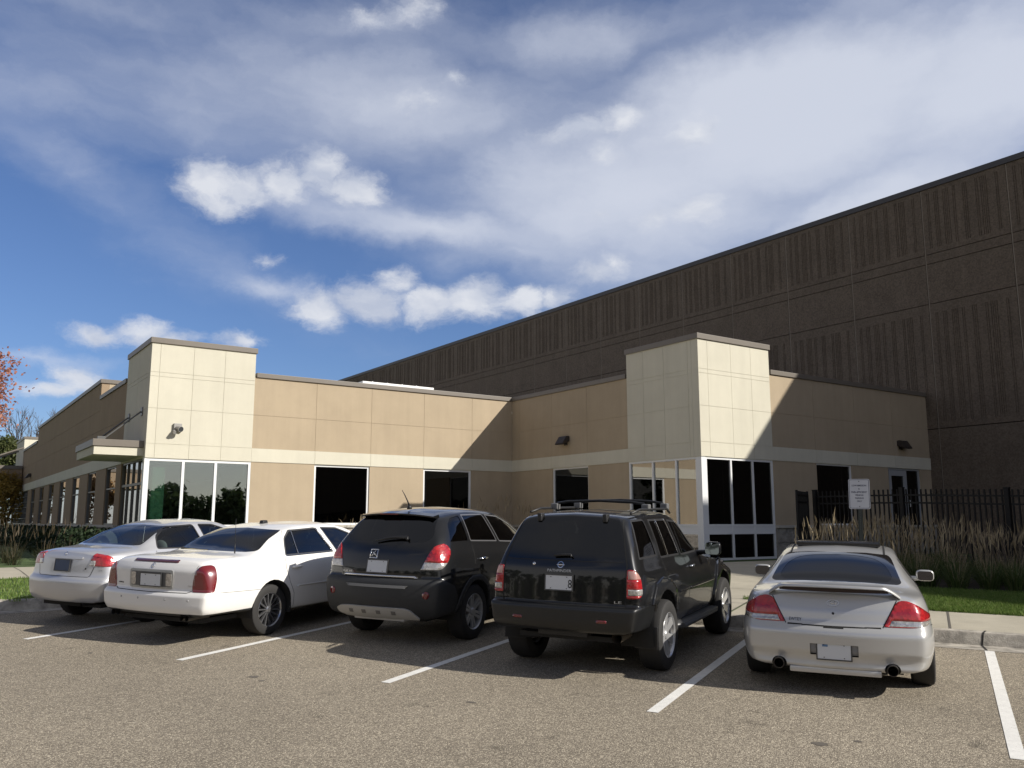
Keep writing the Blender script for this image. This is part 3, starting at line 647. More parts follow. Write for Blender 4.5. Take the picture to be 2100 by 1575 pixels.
def body_half(S):
    """half (y>=0) of a car body shell as a bmesh: side and top sheet, rear cap, front cap. x=0 rear bumper, forward +x"""
    L_ = S['L']; F = {k: pchip(const(S[k])) for k in ('zc', 'crown', 'wre', 'zb', 'wb', 'wm', 'zm', 'zr')}
    Rr = pchip(S['rear']); Rf = pchip(S['front']); D = S.get('D', .9); Df = .9
    bow = S.get('bow', .10); rc = S.get('rc', .42); ra_ = S.get('ra', .16); rt = S.get('rt', .22); th_ = S.get('th', .05)
    bulge = S.get('bulge', .018); tuck = S.get('tuck', .07)
    def section(x, xe):
        # xe = distance to the nearest end, for the rounding of corners
        zc, cr, wre, zb, wb, wm, zm, zr = (F[k](x) for k in ('zc', 'crown', 'wre', 'zb', 'wb', 'wm', 'zm', 'zr'))
        zre = zc-cr; zb_ = min(zb, zre-.012); wr = wm-tuck
        pts = [(wr-.12, zr), (wr, zr+.03), (wm-.015, (zr+zm)/2+.02), (wm, zm), (wb+(wm-wb)*.62, zm+(zb_-zm)*.66), (wb, zb_)]
        mid = ((wb+wre)/2+bulge, (zb_+zre)/2)
        pts += [mid, (wre, zre), (wre*.62, zc-cr*.32), (0, zc)]
        s = [0.]
        for a, b in zip(pts, pts[1:]): s.append(s[-1]+math.hypot(a[0]-b[0], a[1]-b[1])+1e-4)
        fy = pchip(list(zip(s, [p[0] for p in pts]))); fz = pchip(list(zip(s, [p[1] for p in pts])))
        out_ = []
        for k, n in enumerate(SEG):
            for j in range(n): q = s[k]+(s[k+1]-s[k])*j/n; out_.append((fy(q), fz(q)))
        out_.append((0., zc))
        u = min(max(xe/rc, 0), 1); fw_ = 1-ra_*(1-math.sqrt(1-(1-u)**2))
        v = min(max(xe/rt, 0), 1); dz = th_*(1-math.sqrt(1-(1-v)**2))
        res = []
        for y, z in out_:
            t = min(max((z-(zb_-.25))/.25, 0), 1)
            res.append((y*fw_, z-dz*t*t))
        return res
    W_ = F['wm'](L_/2)
    def warp(x, y, z):
        r = Rr(z)+bow*min(abs(y)/W_, 1)**2.2
        f = Rf(z)+S.get('fbow', .28)*min(abs(y)/W_, 1)**2.2
        if x < D: x = r+x*(D-r)/D
        e = L_-x
        if e < Df: x = L_-(f+e*(Df-f)/Df)
        return x
    xs = [0, .008, .02, .04, .07, .105, .145, .19, .24, .30]; x = .36
    while x < L_-.36: xs.append(x); x += .058
    xs += [L_-q for q in (.30, .24, .19, .145, .105, .07, .04, .02, .008, 0)]
    bm = bmesh.new(); rows = []
    nT = sum(SEG[:7]); NC = SEG[7]+SEG[8]          # index of the top edge; columns across an end face
    for x in xs:
        sec = section(x, min(x, L_-x)); rows.append([bm.verts.new((warp(x, y, z), y, z)) for y, z in sec])
    for a, b in zip(rows, rows[1:]):
        for i in range(len(a)-1): bm.faces.new((a[i], a[i+1], b[i+1], b[i]))
    def cap(x, edge, flip):
        """end face: rows run straight across the car, so bumper and boot lines stay level"""
        top = [(v.co.y, v.co.z) for v in edge[nT:]]; y0_, z0_ = top[0]; zl = edge[0].co.z; prev = None
        for i in range(nT+1):
            e = edge[i]; t = ((e.co.z-zl)/max(z0_-zl, 1e-4)); row = [e]
            for j in range(1, NC+1):
                if i == nT: row.append(edge[nT+j]); continue
                y = e.co.y*top[j][0]/y0_; z = e.co.z+(top[j][1]-z0_)*t**3; row.append(bm.verts.new((warp(x, y, z), y, z)))
            if prev:
                for j in range(NC):
                    q = (prev[j], prev[j+1], row[j+1], row[j]); bm.faces.new(q if flip else q[::-1])
            prev = row
    cap(0, rows[0], True); cap(L_, rows[-1], False)
    bm.normal_update()
    # outward check on a roof face
    tot = sum(f.normal.z*f.calc_area() for f in bm.faces if f.calc_center_median().z > S['zchk'])
    if tot < 0: bmesh.ops.reverse_faces(bm, faces=bm.faces[:]); bm.normal_update()
    return bm
def inpoly(p, poly):
    x, y = p; c = False; j = len(poly)-1
    for i in range(len(poly)):
        xi, yi = poly[i]; xj, yj = poly[j]
        if (yi > y) != (yj > y) and x < (xj-xi)*(y-yi)/(yj-yi)+xi: c = not c
        j = i
    return c
def rnd_poly(pts, r, n=4):
    o = []; N_ = len(pts)
    for i in range(N_):
        p = Vector(pts[i][:2]); rr = pts[i][2] if len(pts[i]) > 2 else r
        a = Vector(pts[i-1][:2]); b = Vector(pts[(i+1) % N_][:2])
        da = (a-p); db = (b-p); q = min(rr, da.length*.45, db.length*.45)
        if q < .002: o.append(tuple(p)); continue
        pa = p+da.normalized()*q; pb = p+db.normalized()*q
        for k in range(n+1):
            t = k/n; o.append(tuple(pa*(1-t)**2+p*2*t*(1-t)+pb*t*t))
    return o
def P2(co, view):
    return (co.x, co.z) if view == 'side' else ((co.y, co.z) if view == 'rear' else (co.x, co.y))
def cut_region(bm, lay, poly, view, filt, pid, only=None):
    """cut the shell along a closed outline seen from the side / rear / top and mark the faces inside with pid"""
    xs = [p[0] for p in poly]; ys = [p[1] for p in poly]; x0, x1, y0, y1 = min(xs), max(xs), min(ys), max(ys); m = .02
    def ok(f):
        if only is not None and f[lay] not in only: return False
        return filt(f.calc_center_median(), f.normal)
    def near(f, a0, a1, b0, b1):
        q = [P2(v.co, view) for v in f.verts]
        return not (max(c[0] for c in q) < a0 or min(c[0] for c in q) > a1 or max(c[1] for c in q) < b0 or min(c[1] for c in q) > b1)
    cand = [f for f in bm.faces if near(f, x0-m, x1+m, y0-m, y1+m) and ok(f)]
    vd = {'side': Vector((0, 1, 0)), 'rear': Vector((1, 0, 0)), 'top': Vector((0, 0, 1))}[view]
    up = {'side': lambda a: Vector((a[0], 0, a[1])), 'rear': lambda a: Vector((0, a[0], a[1])), 'top': lambda a: Vector((a[0], a[1], 0))}[view]
    for i in range(len(poly)):
        a, b = poly[i-1], poly[i]
        if math.hypot(a[0]-b[0], a[1]-b[1]) < 1e-5: continue
        e = .0005
        sel = [f for f in cand if f.is_valid and near(f, min(a[0], b[0])-e, max(a[0], b[0])+e, min(a[1], b[1])-e, max(a[1], b[1])+e)]
        if not sel: continue
        A, B = up(a), up(b); no = (B-A).cross(vd).normalized()
        g = set(sel)
        for f in sel: g.update(f.edges); g.update(f.verts)
        r = bmesh.ops.bisect_plane(bm, geom=list(g), dist=1e-5, plane_co=A, plane_no=no)
        cand = [f for f in cand if f.is_valid]+[f for f in r['geom'] if isinstance(f, bmesh.types.BMFace) and f not in g]
        cand = list(set(cand))
    k = 0
    for f in cand:
        if f.is_valid and inpoly(P2(f.calc_center_median(), view), poly): f[lay] = pid; k += 1
    return k
class Car:
    def __init__(s, name, S, label, cat, pos, group=None):
        s.S = S; s.root = bpy.data.objects.new(name, None); C.objects.link(s.root); tag(s.root, label, cat, group)
        ss, tt, yaw = pos; a = TH+yaw; d = Vector((math.sin(a), math.cos(a))); o = PV*ss+DV*tt
        n = Vector((-PB, -PC, 1)).normalized(); X = Vector((d.x, d.y, PB*d.x+PC*d.y)).normalized(); Y = n.cross(X)
        M = Matrix.Identity(4)
        for i, c_ in enumerate((X, Y, n)): M[0][i], M[1][i], M[2][i] = c_
        s.rear = Vector((o.x, o.y, PA+PB*o.x+PC*o.y+.006)); mid = s.rear+X*S['L']/2
        M.translation = mid; s.root.matrix_world = M
        s.off = Vector((-S['L']/2, 0, 0))           # part meshes are modelled from the rear bumper
        s.bm = body_half(S); s.lay = s.bm.faces.layers.int.new('pid'); s.parts = {}; s.n = 0
        b2 = s.bm.copy(); geo = bmesh.ops.duplicate(b2, geom=b2.verts[:]+b2.edges[:]+b2.faces[:])['geom']
        for v in [g for g in geo if isinstance(g, bmesh.types.BMVert)]: v.co.y *= -1
        bmesh.ops.reverse_faces(b2, faces=[g for g in geo if isinstance(g, bmesh.types.BMFace)]); b2.normal_update()
        s.bvh = BVHTree.FromBMesh(b2); b2.free()
    def link(s, name, bm, m, parent=None, smooth=True, angle=None, label=None):
        bmesh.ops.translate(bm, verts=bm.verts[:], vec=s.off)
        o = obj(name, bm, m, parent or s.root, smooth, angle)
        if label: o['label'] = label
        return o
    def region(s, name, poly, view, m, mode='side', filt=None, off=0., only=None, parent=None, rim=0., pid=None, label=None):
        """mode side: a left and a right part; centre: one part across the middle; cut: removed"""
        if pid is None: s.n += 1; pid = s.n
        if filt is None: filt = {'side': lambda c, n: c.y > .3 and abs(n.y) > .15, 'rear': lambda c, n: n.x < -.05 and c.x < 1.0, 'top': lambda c, n: n.z > .1}[view]
        k = cut_region(s.bm, s.lay, poly, view, filt, pid, only)
        if k == 0: print('EMPTY REGION', s.root.name, name)
        if pid not in s.parts: s.parts[pid] = dict(name=name, m=m, mode=mode, off=off, parent=parent, rim=rim, label=label)
        return pid
    def ray(s, a, b, view, sg=-1):
        if view == 'side': o_, d = Vector((a, 3*sg, b)), Vector((0, -sg, 0))
        elif view == 'rear': o_, d = Vector((-3, a, b)), Vector((1, 0, 0))
        else: o_, d = Vector((a, b, 4)), Vector((0, 0, -1))
        h = s.bvh.ray_cast(o_, d)
        return (h[0], h[1]) if h[0] is not None else (None, None)
    def line(s, bm, pts, view, w=.007, sg=-1, off=.0012, mi=1):
        """a thin dark gap line lying on the body"""
        dense = []
        for a, b in zip(pts, pts[1:]):
            n = max(1, int(math.hypot(a[0]-b[0], a[1]-b[1])/.03))
            dense += [(a[0]+(b[0]-a[0])*k/n, a[1]+(b[1]-a[1])*k/n) for k in range(n)]
        dense.append(pts[-1][:2]); P = []
        for a in dense:
            h, n = s.ray(a[0], a[1], view, sg)
            if h is None: continue
            P.append((h, n))
        prev = None
        for i in range(len(P)):
            a = P[max(i-1, 0)][0]; b = P[min(i+1, len(P)-1)][0]; t = (b-a)
            if t.length < 1e-6: continue
            h, n = P[i]; sd_ = n.cross(t.normalized())*w*.5
            q = (bm.verts.new(h+n*off-sd_), bm.verts.new(h+n*off+sd_))
            if prev and (prev[2]-h).length < .12:
                f = bm.faces.new((prev[0], q[0], q[1], prev[1])); f.material_index = mi; f.smooth = True
            prev = (q[0], q[1], h)
    def pad(s, poly, view, th, off=.0, sg=-1, step=.05, bm=None, mi=0, bevel=0.):
        """a raised piece of the given outline lying on the body"""
        t = bmesh.new(); f = t.faces.new([t.verts.new((p[0], p[1], 0)) for p in poly])
        xs = [p[0] for p in poly]; ys = [p[1] for p in poly]
        for lo, hi, no in ((min(xs), max(xs), (1, 0, 0)), (min(ys), max(ys), (0, 1, 0))):
            k = math.ceil(lo/step)*step
            while k < hi:
                bmesh.ops.bisect_plane(t, geom=t.verts[:]+t.edges[:]+t.faces[:], plane_co=tuple(k*c for c in no), plane_no=no); k += step
        t.normal_update()
        ext = bmesh.ops.extrude_face_region(t, geom=t.faces[:]); top = {v for v in ext['geom'] if isinstance(v, bmesh.types.BMVert)}
        bad = False
        for v in t.verts:
            h, n = s.ray(v.co.x, v.co.y, view, sg)
            if h is None: v.co = Vector((0, 0, 0)); bad = True; continue
            v.co = h+n*(off+(th if v in top else -.004))
        if bad: print('PAD MISS', s.root.name)
        bmesh.ops.recalc_face_normals(t, faces=t.faces[:])
        if bm is None: return t
        return merge_bm(bm, t, mi)
    def text(s, txt, y, z, h, view='rear', th=.003, sg=-1, width=None, off=0.):
        cu_ = bpy.data.curves.new('t', 'FONT'); cu_.body = txt; cu_.size = 1; cu_.resolution_u = 3; cu_.fill_mode = 'FRONT'
        to = bpy.data.objects.new('t', cu_); me = bpy.data.meshes.new_from_object(to)
        t = bmesh.new(); t.from_mesh(me); bpy.data.objects.remove(to); bpy.data.curves.remove(cu_); bpy.data.meshes.remove(me)
        xs = [v.co.x for v in t.verts]; ys = [v.co.y for v in t.verts]; sx = (width/(max(xs)-min(xs))) if width else h/(max(ys)-min(ys)); sy = h/(max(ys)-min(ys))
        for v in t.verts: v.co.x = (v.co.x-min(xs))*sx; v.co.y = (v.co.y-min(ys))*sy
        ext = bmesh.ops.extrude_face_region(t, geom=t.faces[:]); top = {v for v in ext['geom'] if isinstance(v, bmesh.types.BMVert)}
        for v in t.verts:
            a, b = (y-v.co.x, z+v.co.y) if view == 'rear' else (y+v.co.x, z+v.co.y)
            hh, n = s.ray(a, b, view, sg)
            if hh is not None: v.co = hh+n*(off+(th if v in top else -.001))
        bmesh.ops.recalc_face_normals(t, faces=t.faces[:]); return t
    def finish(s, paint, seam, lines=(), body_name='body'):
        """build the meshes of the shell: body and every region"""
        bm = s.bm; bm.normal_update(); s.made = {}
        groups = {}
        for f in bm.faces: groups.setdefault(f[s.lay], []).append(f)
        vn = {}
        for v in bm.verts: vn[v] = v.normal.copy()
        def build(name, faces, mats, mode, off, parent, rim, label, extra=None):
            res = []
            for sgs in ([(1, -1)] if mode == 'centre' else [(1,), (-1,)]):
                vs_, fs, ns = [], [], []; key = {}
                for sg in sgs:
                    for f in faces:
                        idx = []
                        for v in f.verts:
                            k = (v.index, sg) if v.co.y > 1e-4 else (v.index, 0)
                            if k not in key:
                                key[k] = len(vs_); n = vn[v]; p = v.co-n*off
                                vs_.append((p.x+s.off.x, p.y*sg, p.z)); ns.append((n.x, n.y*sg if k[1] else 0, n.z))
                            idx.append(key[k])
                        fs.append(idx if sg > 0 else idx[::-1])
                me = bpy.data.meshes.new(name); me.from_pydata(vs_, [], fs); 
                for q in mats: me.materials.append(q)
                me.polygons.foreach_set('use_smooth', [True]*len(me.polygons))
                if extra is not None:
                    b3 = bmesh.new(); b3.from_mesh(me); e2 = extra.copy(); bmesh.ops.translate(e2, verts=e2.verts[:], vec=s.off)
                    tm = bpy.data.meshes.new('x'); e2.to_mesh(tm); e2.free(); nv = len(b3.verts); b3.from_mesh(tm); bpy.data.meshes.remove(tm)
                    b3.to_mesh(me); b3.free()
                    ns = ns+[tuple(v.normal) for v in me.vertices[nv:]]
                me.normals_split_custom_set_from_vertices(ns)
                o = bpy.data.objects.new(name, me); C.objects.link(o); o.parent = parent or s.root
                if label: o['label'] = label
                if rim:
                    md = o.modifiers.new('rim', 'SOLIDIFY'); md.thickness = rim; md.offset = -1
                res.append(o)
            return res
        bm.verts.index_update()
        order = sorted(k for k in groups if k in s.parts and s.parts[k]['parent'] is None)+sorted(k for k in groups if k in s.parts and s.parts[k]['parent'] is not None)
        for k in order:
            p = s.parts[k]
            if p['mode'] == 'cut': continue
            par = p['parent']; pl = None
            if par is not None: pl = s.made.get(par)
            r = build(p['name'], groups[k], [p['m']], p['mode'], p['off'], (pl[0] if pl and p['mode'] == 'centre' else None), p['rim'], p['label'])
            if pl and p['mode'] == 'side':
                for i, o in enumerate(r): o.parent = pl[i % len(pl)]
            s.made[k] = r
        ex = bmesh.new()
        for l in lines: 
            sgs = (1, -1) if l[1] == 'side' else (0,)
            for sg in sgs: s.line(ex, l[0], l[1], (l[2]*1.25 if len(l) > 2 else .008), sg)
        ex.normal_update()
        s.body = build(body_name, groups[0], [paint, seam], 'centre', 0, None, 0, None, ex)[0]; ex.free()
        s.bm.free()
    # ---- wheels
    def wheel(s, x, y, r, w, rr, style, rim_m, label=None):
        sg = 1 if y > 0 else -1
        bm = bmesh.new(); prof = [(rr*.97, -w*.42), (rr, -w*.49), (rr*1.06, -w*.5), (r*.90, -w*.5), (r*.965, -w*.45), (r*.992, -w*.36), (r, -w*.2), (r, w*.2), (r*.992, w*.36), (r*.965, w*.45), (r*.90, w*.5), (rr*1.06, w*.5), (rr, w*.49), (rr*.97, w*.42)]
        N_ = 64; rings = []
        for k in range(N_):
            a = 2*math.pi*k/N_; tread = .004 if k % 2 else 0
            rings.append([bm.verts.new((x+math.cos(a)*(q-(tread if q > r*.95 else 0)), y+d, r-.006+math.sin(a)*(q-(tread if q > r*.95 else 0)))) for q, d in prof])
        for k in range(N_):
            a, b = rings[k], rings[(k+1) % N_]
            for i in range(len(prof)-1): bm.faces.new((a[i], a[i+1], b[i+1], b[i]))
        bmesh.ops.recalc_face_normals(bm, faces=bm.faces[:])
        ty = s.link('wheel', bm, mat('tyre_rubber', (.022, .021, .020), .75, bump=(60, .002)), smooth=True, angle=35)
        zc = r-.006; yo = y+sg*w*.42
        bm = bmesh.new()
        def rg(r0, r1, y0, y1, n=48, mi=0):
            A = [bm.verts.new((x+math.cos(2*math.pi*k/n)*r0, y0, zc+math.sin(2*math.pi*k/n)*r0)) for k in range(n)]; B = [bm.verts.new((x+math.cos(2*math.pi*k/n)*r1, y1, zc+math.sin(2*math.pi*k/n)*r1)) for k in range(n)]
            for k in range(n): f = bm.faces.new((A[k], A[(k+1) % n], B[(k+1) % n], B[k])); f.material_index = mi
        rg(rr, rr*.985, yo+sg*.014, yo+sg*.018); rg(rr*.985, rr*.93, yo+sg*.018, yo+sg*.004); rg(rr*.93, rr*.90, yo+sg*.004, yo-sg*.03); rg(rr*.90, rr*.86, yo-sg*.03, y-sg*w*.35)
        rg(rr*.88, .0001, yo-sg*.085, yo-sg*.085, mi=1)          # dark brake disc area behind the spokes
        nsp, w0, w1, twin, dish = style
        for k in range(nsp):
            for tw in ((-1, 1) if twin else (0,)):
                a = 2*math.pi*(k+.5)/nsp+.13; ca, sa = math.cos(a), math.sin(a); off_ = tw*twin
                q = []
                for (rad, hw, dep, sp) in ((rr*.12, w0, dish, .55), (rr*.45, (w0+w1)*.42, dish*.75, .8), (rr*.93, w1, .004, 1.)):
                    for e in (-1, 1):
                        tt = off_*sp+e*hw
                        px, pz = ca*rad-sa*tt, sa*rad+ca*tt
                        q.append((bm.verts.new((x+px, yo-sg*dep+sg*.006, zc+pz)), bm.verts.new((x+px, yo-sg*dep-sg*.022, zc+pz))))
                for i in (0, 2):
                    a0, a1, b0, b1 = q[i], q[i+1], q[i+2], q[i+3]
                    bm.faces.new((a0[0], a1[0], b1[0], b0[0])); bm.faces.new((a0[1], b0[1], b1[1], a1[1])); bm.faces.new((a0[0], b0[0], b0[1], a0[1])); bm.faces.new((a1[0], a1[1], b1[1], b1[0]))
        hy = yo-sg*dish
        rg(rr*.20, rr*.20, hy-sg*.02, hy+sg*.012, 24); rg(rr*.20, rr*.15, hy+sg*.012, hy+sg*.022, 24); rg(rr*.15, .0001, hy+sg*.022, hy+sg*.024, 24)
        bmesh.ops.recalc_face_normals(bm, faces=bm.faces[:])
        bmesh.ops.translate(bm, verts=bm.verts[:], vec=s.off)
        obj('rim', bm, [rim_m, mat('brake_dark', (.015, .014, .014), .6)], ty, True, 30)
    def well(s, x, r, y0, y1, zc):
        """inner lining of a wheel arch"""
        n = 20
        for sg in (1, -1):
            bm = bmesh.new(); A = []; B = []
            for k in range(n+1):
                a = math.pi*(-.08+1.16*k/n); A.append(bm.verts.new((x+math.cos(a)*r, sg*y0, zc+math.sin(a)*r))); B.append(bm.verts.new((x+math.cos(a)*r, sg*y1, zc+math.sin(a)*r)))
            for k in range(n): bm.faces.new((A[k], A[k+1], B[k+1], B[k]))
            bm.faces.new(B); s.link('wheel_arch_lining', bm, CABIN)
def merge_bm(bm, t, mi=0):
    mp = {v: bm.verts.new(v.co) for v in t.verts}
    for f in t.faces: g = bm.faces.new([mp[v] for v in f.verts]); g.material_index = mi; g.smooth = f.smooth
    t.free(); return bm
def circ(cx, cz, r, a0=0, a1=360, n=28):
    return [(cx+r*math.cos(R(a0+(a1-a0)*k/n)), cz+r*math.sin(R(a0+(a1-a0)*k/n))) for k in range(n + (0 if abs(a1-a0) == 360 else 1))]
def ellipse(cx, cz, rx, rz, n=24): return [(cx+rx*math.cos(2*math.pi*k/n), cz+rz*math.sin(2*math.pi*k/n)) for k in range(n)]

SEAMM = mat('panel_gap_black', (.006, .006, .006), .8)
RUB = mat('black_trim', (.014, .014, .015), .5)
CHROME = mat('chrome', (.72, .72, .72), .12, metal=1.0)
ALLOY = mat('alloy_wheel', (.45, .45, .45), .35, metal=.5)
CHRW = mat('chromed_wheel', (.62, .62, .62), .24, metal=.6)
CABIN = mat('cabin_lining', (.02, .02, .02), .9)
SEATG = mat('grey_seat_cloth', (.30, .29, .27), .9)
SEATD = mat('dark_seat_leather', (.035, .033, .032), .6)
RED = mat('red_lamp_lens', (.38, .012, .015), .22, coat=1., spec=.6)
DRED = mat('dark_red_lamp_lens', (.15, .008, .012), .25, coat=1., spec=.6)
CLEARL = mat('clear_lamp_lens', (.52, .50, .47), .15, metal=.5, coat=1., spec=.8)
AMB = mat('smoked_amber_lens', (.42, .22, .16), .2, coat=1.)
PLATE = mat('white_plate', (.62, .64, .66), .4)
PBLUE = mat('blue_plate', (.035, .06, .12), .4)
PINK = mat('blue_print', (.10, .20, .36), .4)
INK = mat('black_print', (.01, .01, .01), .5)
for nm, cc_ in (('red_lamp_lens', 1), ('clear_lamp_lens', 1)):
    t = MATS[nm].node_tree; b = t.nodes['Principled BSDF']; co = t.nodes.new('ShaderNodeTexCoord'); v = t.nodes.new('ShaderNodeTexVoronoi'); v.inputs['Scale'].default_value = 38
    t.links.new(co.outputs['Object'], v.inputs['Vector']); bp = t.nodes.new('ShaderNodeBump'); bp.inputs['Strength'].default_value = .18; bp.inputs['Distance'].default_value = .01
    t.links.new(v.outputs['Distance'], bp.inputs['Height']); t.links.new(bp.outputs[0], b.inputs['Normal'])
    sp_ = t.nodes.new('ShaderNodeSeparateColor'); t.links.new(v.outputs['Color'], sp_.inputs[0]); mr = t.nodes.new('ShaderNodeMapRange'); t.links.new(sp_.outputs[0], mr.inputs[0]); mr.inputs[3].default_value = .7; mr.inputs[4].default_value = 1.15
    mx = t.nodes.new('ShaderNodeMix'); mx.data_type = 'RGBA'; mx.blend_type = 'MULTIPLY'; mx.inputs[0].default_value = 1; mx.inputs[6].default_value = b.inputs['Base Color'].default_value
    t.links.new(mr.outputs[0], mx.inputs[7]); t.links.new(mx.outputs[2], b.inputs['Base Color'])
GLT = glass('car_glass_tinted', (.06, .075, .08), .35)
GLD = glass('car_glass_dark', (.012, .014, .016), .3)
GLC = glass('car_glass_light', (.42, .50, .50), .4)
def inset_poly(poly, d):
    """polygon pushed inwards by d"""
    a = sum(poly[i-1][0]*poly[i][1]-poly[i][0]*poly[i-1][1] for i in range(len(poly))); sg = 1 if a > 0 else -1
    o = []
    n = len(poly)
    for i in range(n):
        p0 = Vector(poly[i-1]); p1 = Vector(poly[i]); p2 = Vector(poly[(i+1) % n])
        t1 = (p1-p0); t2 = (p2-p1)
        if t1.length < 1e-6 or t2.length < 1e-6: continue
        t1.normalize(); t2.normalize(); n1 = Vector((-t1.y, t1.x))*sg; n2 = Vector((-t2.y, t2.x))*sg
        m = (n1+n2); m = m/max(m.length, 1e-6); c = max(m.dot(n1), .35); o.append(tuple(p1+m*d/c))
    return o
def seats(car, xs, zseat, ztop, m, wid=.50, ys=(.37, -.37), head=True, rake=-.12):
    for x in xs:
        for y in ys:
            bm = bmesh.new()
            for (z0, z1, w_, d_, xx) in ((zseat, ztop, wid, .11, x),):
                v = bx(bm, xx-d_, xx+.0, y-w_/2, y+w_/2, z0, z1, bev=.04)
                for q in bm.verts: q.co.x += (q.co.z-z0)*rake
            bx(bm, x, x+.5, y-wid/2, y+wid/2, zseat-.12, zseat+.04, bev=.04)
            st_ = car.link('seat', bm, m, angle=50)
            if head:
                bm = bmesh.new(); xx = x+rake*(ztop-zseat)-.05; bmesh.ops.create_uvsphere(bm, u_segments=16, v_segments=10, radius=1)
                for q in bm.verts: q.co = Vector((xx+q.co.x*.055, y+q.co.y*.135, ztop+.085+q.co.z*.105))
                bmesh.ops.translate(bm, verts=bm.verts[:], vec=car.off); obj('headrest', bm, m, st_, True)
def tub(car, x0, x1, w, zf, zb):
    bm = bmesh.new(); bx(bm, x0, x1, -w, w, zf, zf+.03)
    for sg in (1, -1): bx(bm, x0, x1, sg*w, sg*(w+.02), zf, zb)
    bx(bm, x0-.02, x0, -w, w, zf, zb); bx(bm, x1, x1+.02, -w, w, zf, zb)
    bx(bm, x0-.5, x0-.021, -w, w, zb-.04, zb)                       # parcel shelf
    bx(bm, x1-.35, x1-.001, -w+.01, w-.01, zb-.16, zb, bev=.04)      # dashboard
    return car.link('cabin', bm, CABIN, smooth=False)
def under(car, x0, x1, w, z0=.2):
    bm = bmesh.new(); bx(bm, x0, x1, -w, w, z0, z0+.05); return car.link('underbody', bm, CABIN, smooth=False)
def plate(car, y, z, x, w=.305, h=.152, m=None, tilt=0., txt=None, parent=None):
    bm = bmesh.new(); bx(bm, -.004, 0, -w/2, w/2, 0, h, bev=.0015)
    for v in bm.verts: v.co = Vector((x+v.co.x+tilt*v.co.z, y+v.co.y, z+v.co.z))
    p = car.link('number_plate', bm, m or PLATE, parent=parent, smooth=False)
    b = bmesh.new()
    for (y0, y1, z0, z1) in ((-w/2-.008, w/2+.008, -.008, .004), (-w/2-.008, w/2+.008, h-.004, h+.008), (-w/2-.008, -w/2+.004, .004, h-.004), (w/2-.004, w/2+.008, .004, h-.004)): bx(b, -.007, .001, y0, y1, z0, z1)
    for v in b.verts: v.co = Vector((x+v.co.x+tilt*v.co.z, y+v.co.y, z+v.co.z))
    bmesh.ops.translate(b, verts=b.verts[:], vec=car.off); obj('plate_frame', b, mat('plate_frame_dark', (.06,.06,.06), .4), p)
    b = bmesh.new()
    for yy in (-.09, .09):
        for zz in (.018, h-.018): tube(b, (-.009, yy, zz), (-.003, yy, zz), .005, .005, 8)
    for v in b.verts: v.co = Vector((x+v.co.x+tilt*v.co.z, y+v.co.y, z+v.co.z))
    bmesh.ops.translate(b, verts=b.verts[:], vec=car.off); obj('plate_bolt', b, MATS['plate_frame_dark'], p)
    return p
# ------------------------------------------------------------------ the five cars
def paint(name, col, metal, rough, coat=1., flake=0.):
    m = mat(name, col, rough, metal=metal, coat=coat, spec=.5 if metal else .15)
    m.node_tree.nodes['Principled BSDF'].inputs['Coat Roughness'].default_value = .04
    return m
SILV = paint('silver_paint', (.52, .525, .54), .45, .32)
SILV2 = paint('warm_silver_paint', (.52, .52, .51), .45, .32)
WPAINT = paint('pearl_white_paint', (.77, .76, .73), .0, .4)
BPAINT = paint('black_paint', (.0075, .0078, .0085), .0, .35)
CLAD = mat('grey_plastic_cladding', (.026, .027, .028), .62, bump=(220, .001))

def lamp(car, rear_poly, side_poly, sections, xmax=.6):
    """a tail lamp wrapping round the corner; sections = [(name, rear-view outline or None, material, label)]"""
    T = 900
    f1 = lambda c, n: c.x < xmax and c.y > .2
    cut_region(car.bm, car.lay, side_poly, 'side', f1, T)
    base_ = None
    pid = car.region('tail_lamp', rear_poly, 'rear', sections[0][1], 'side', lambda c, n: c.x < xmax, off=-.006, only=(T,), rim=.012)
    for (nm, m, view, poly) in sections[1:]:
        car.region(nm, poly, view, m, 'side', lambda c, n: c.x < xmax, off=-.007, only=(pid,), parent=pid, rim=.012)
    for f in car.bm.faces:
        if f[car.lay] == T: f[car.lay] = 0
    return pid
def side_windows(car, polys, trim, glassm, ins=.018, name='side_window', rad=.03, chrome=None):
    for outer in polys:
        o = rnd_poly(outer, rad); pid = car.region('window_frame', o, 'side', trim, 'side', lambda c, n: c.y > .3 and c.z > .8 and n.y > .12)
        car.region(name, inset_poly(o, ins), 'side', glassm, 'side', lambda c, n: c.y > .3 and c.z > .8 and n.y > .12, off=.006, only=(pid,), parent=pid)
def arch(car, x, z, r, m=None, r2=None, paintm=None):
    f = lambda c, n: c.y > .45 and c.z < z+r+.05
    if r2: car.region('wheel_arch_flare', circ(x, z, r2), 'side', m, 'side', f, off=-.016, rim=.03)
    car.region('x', circ(x, z, r), 'side', m or RUB, 'cut', f)
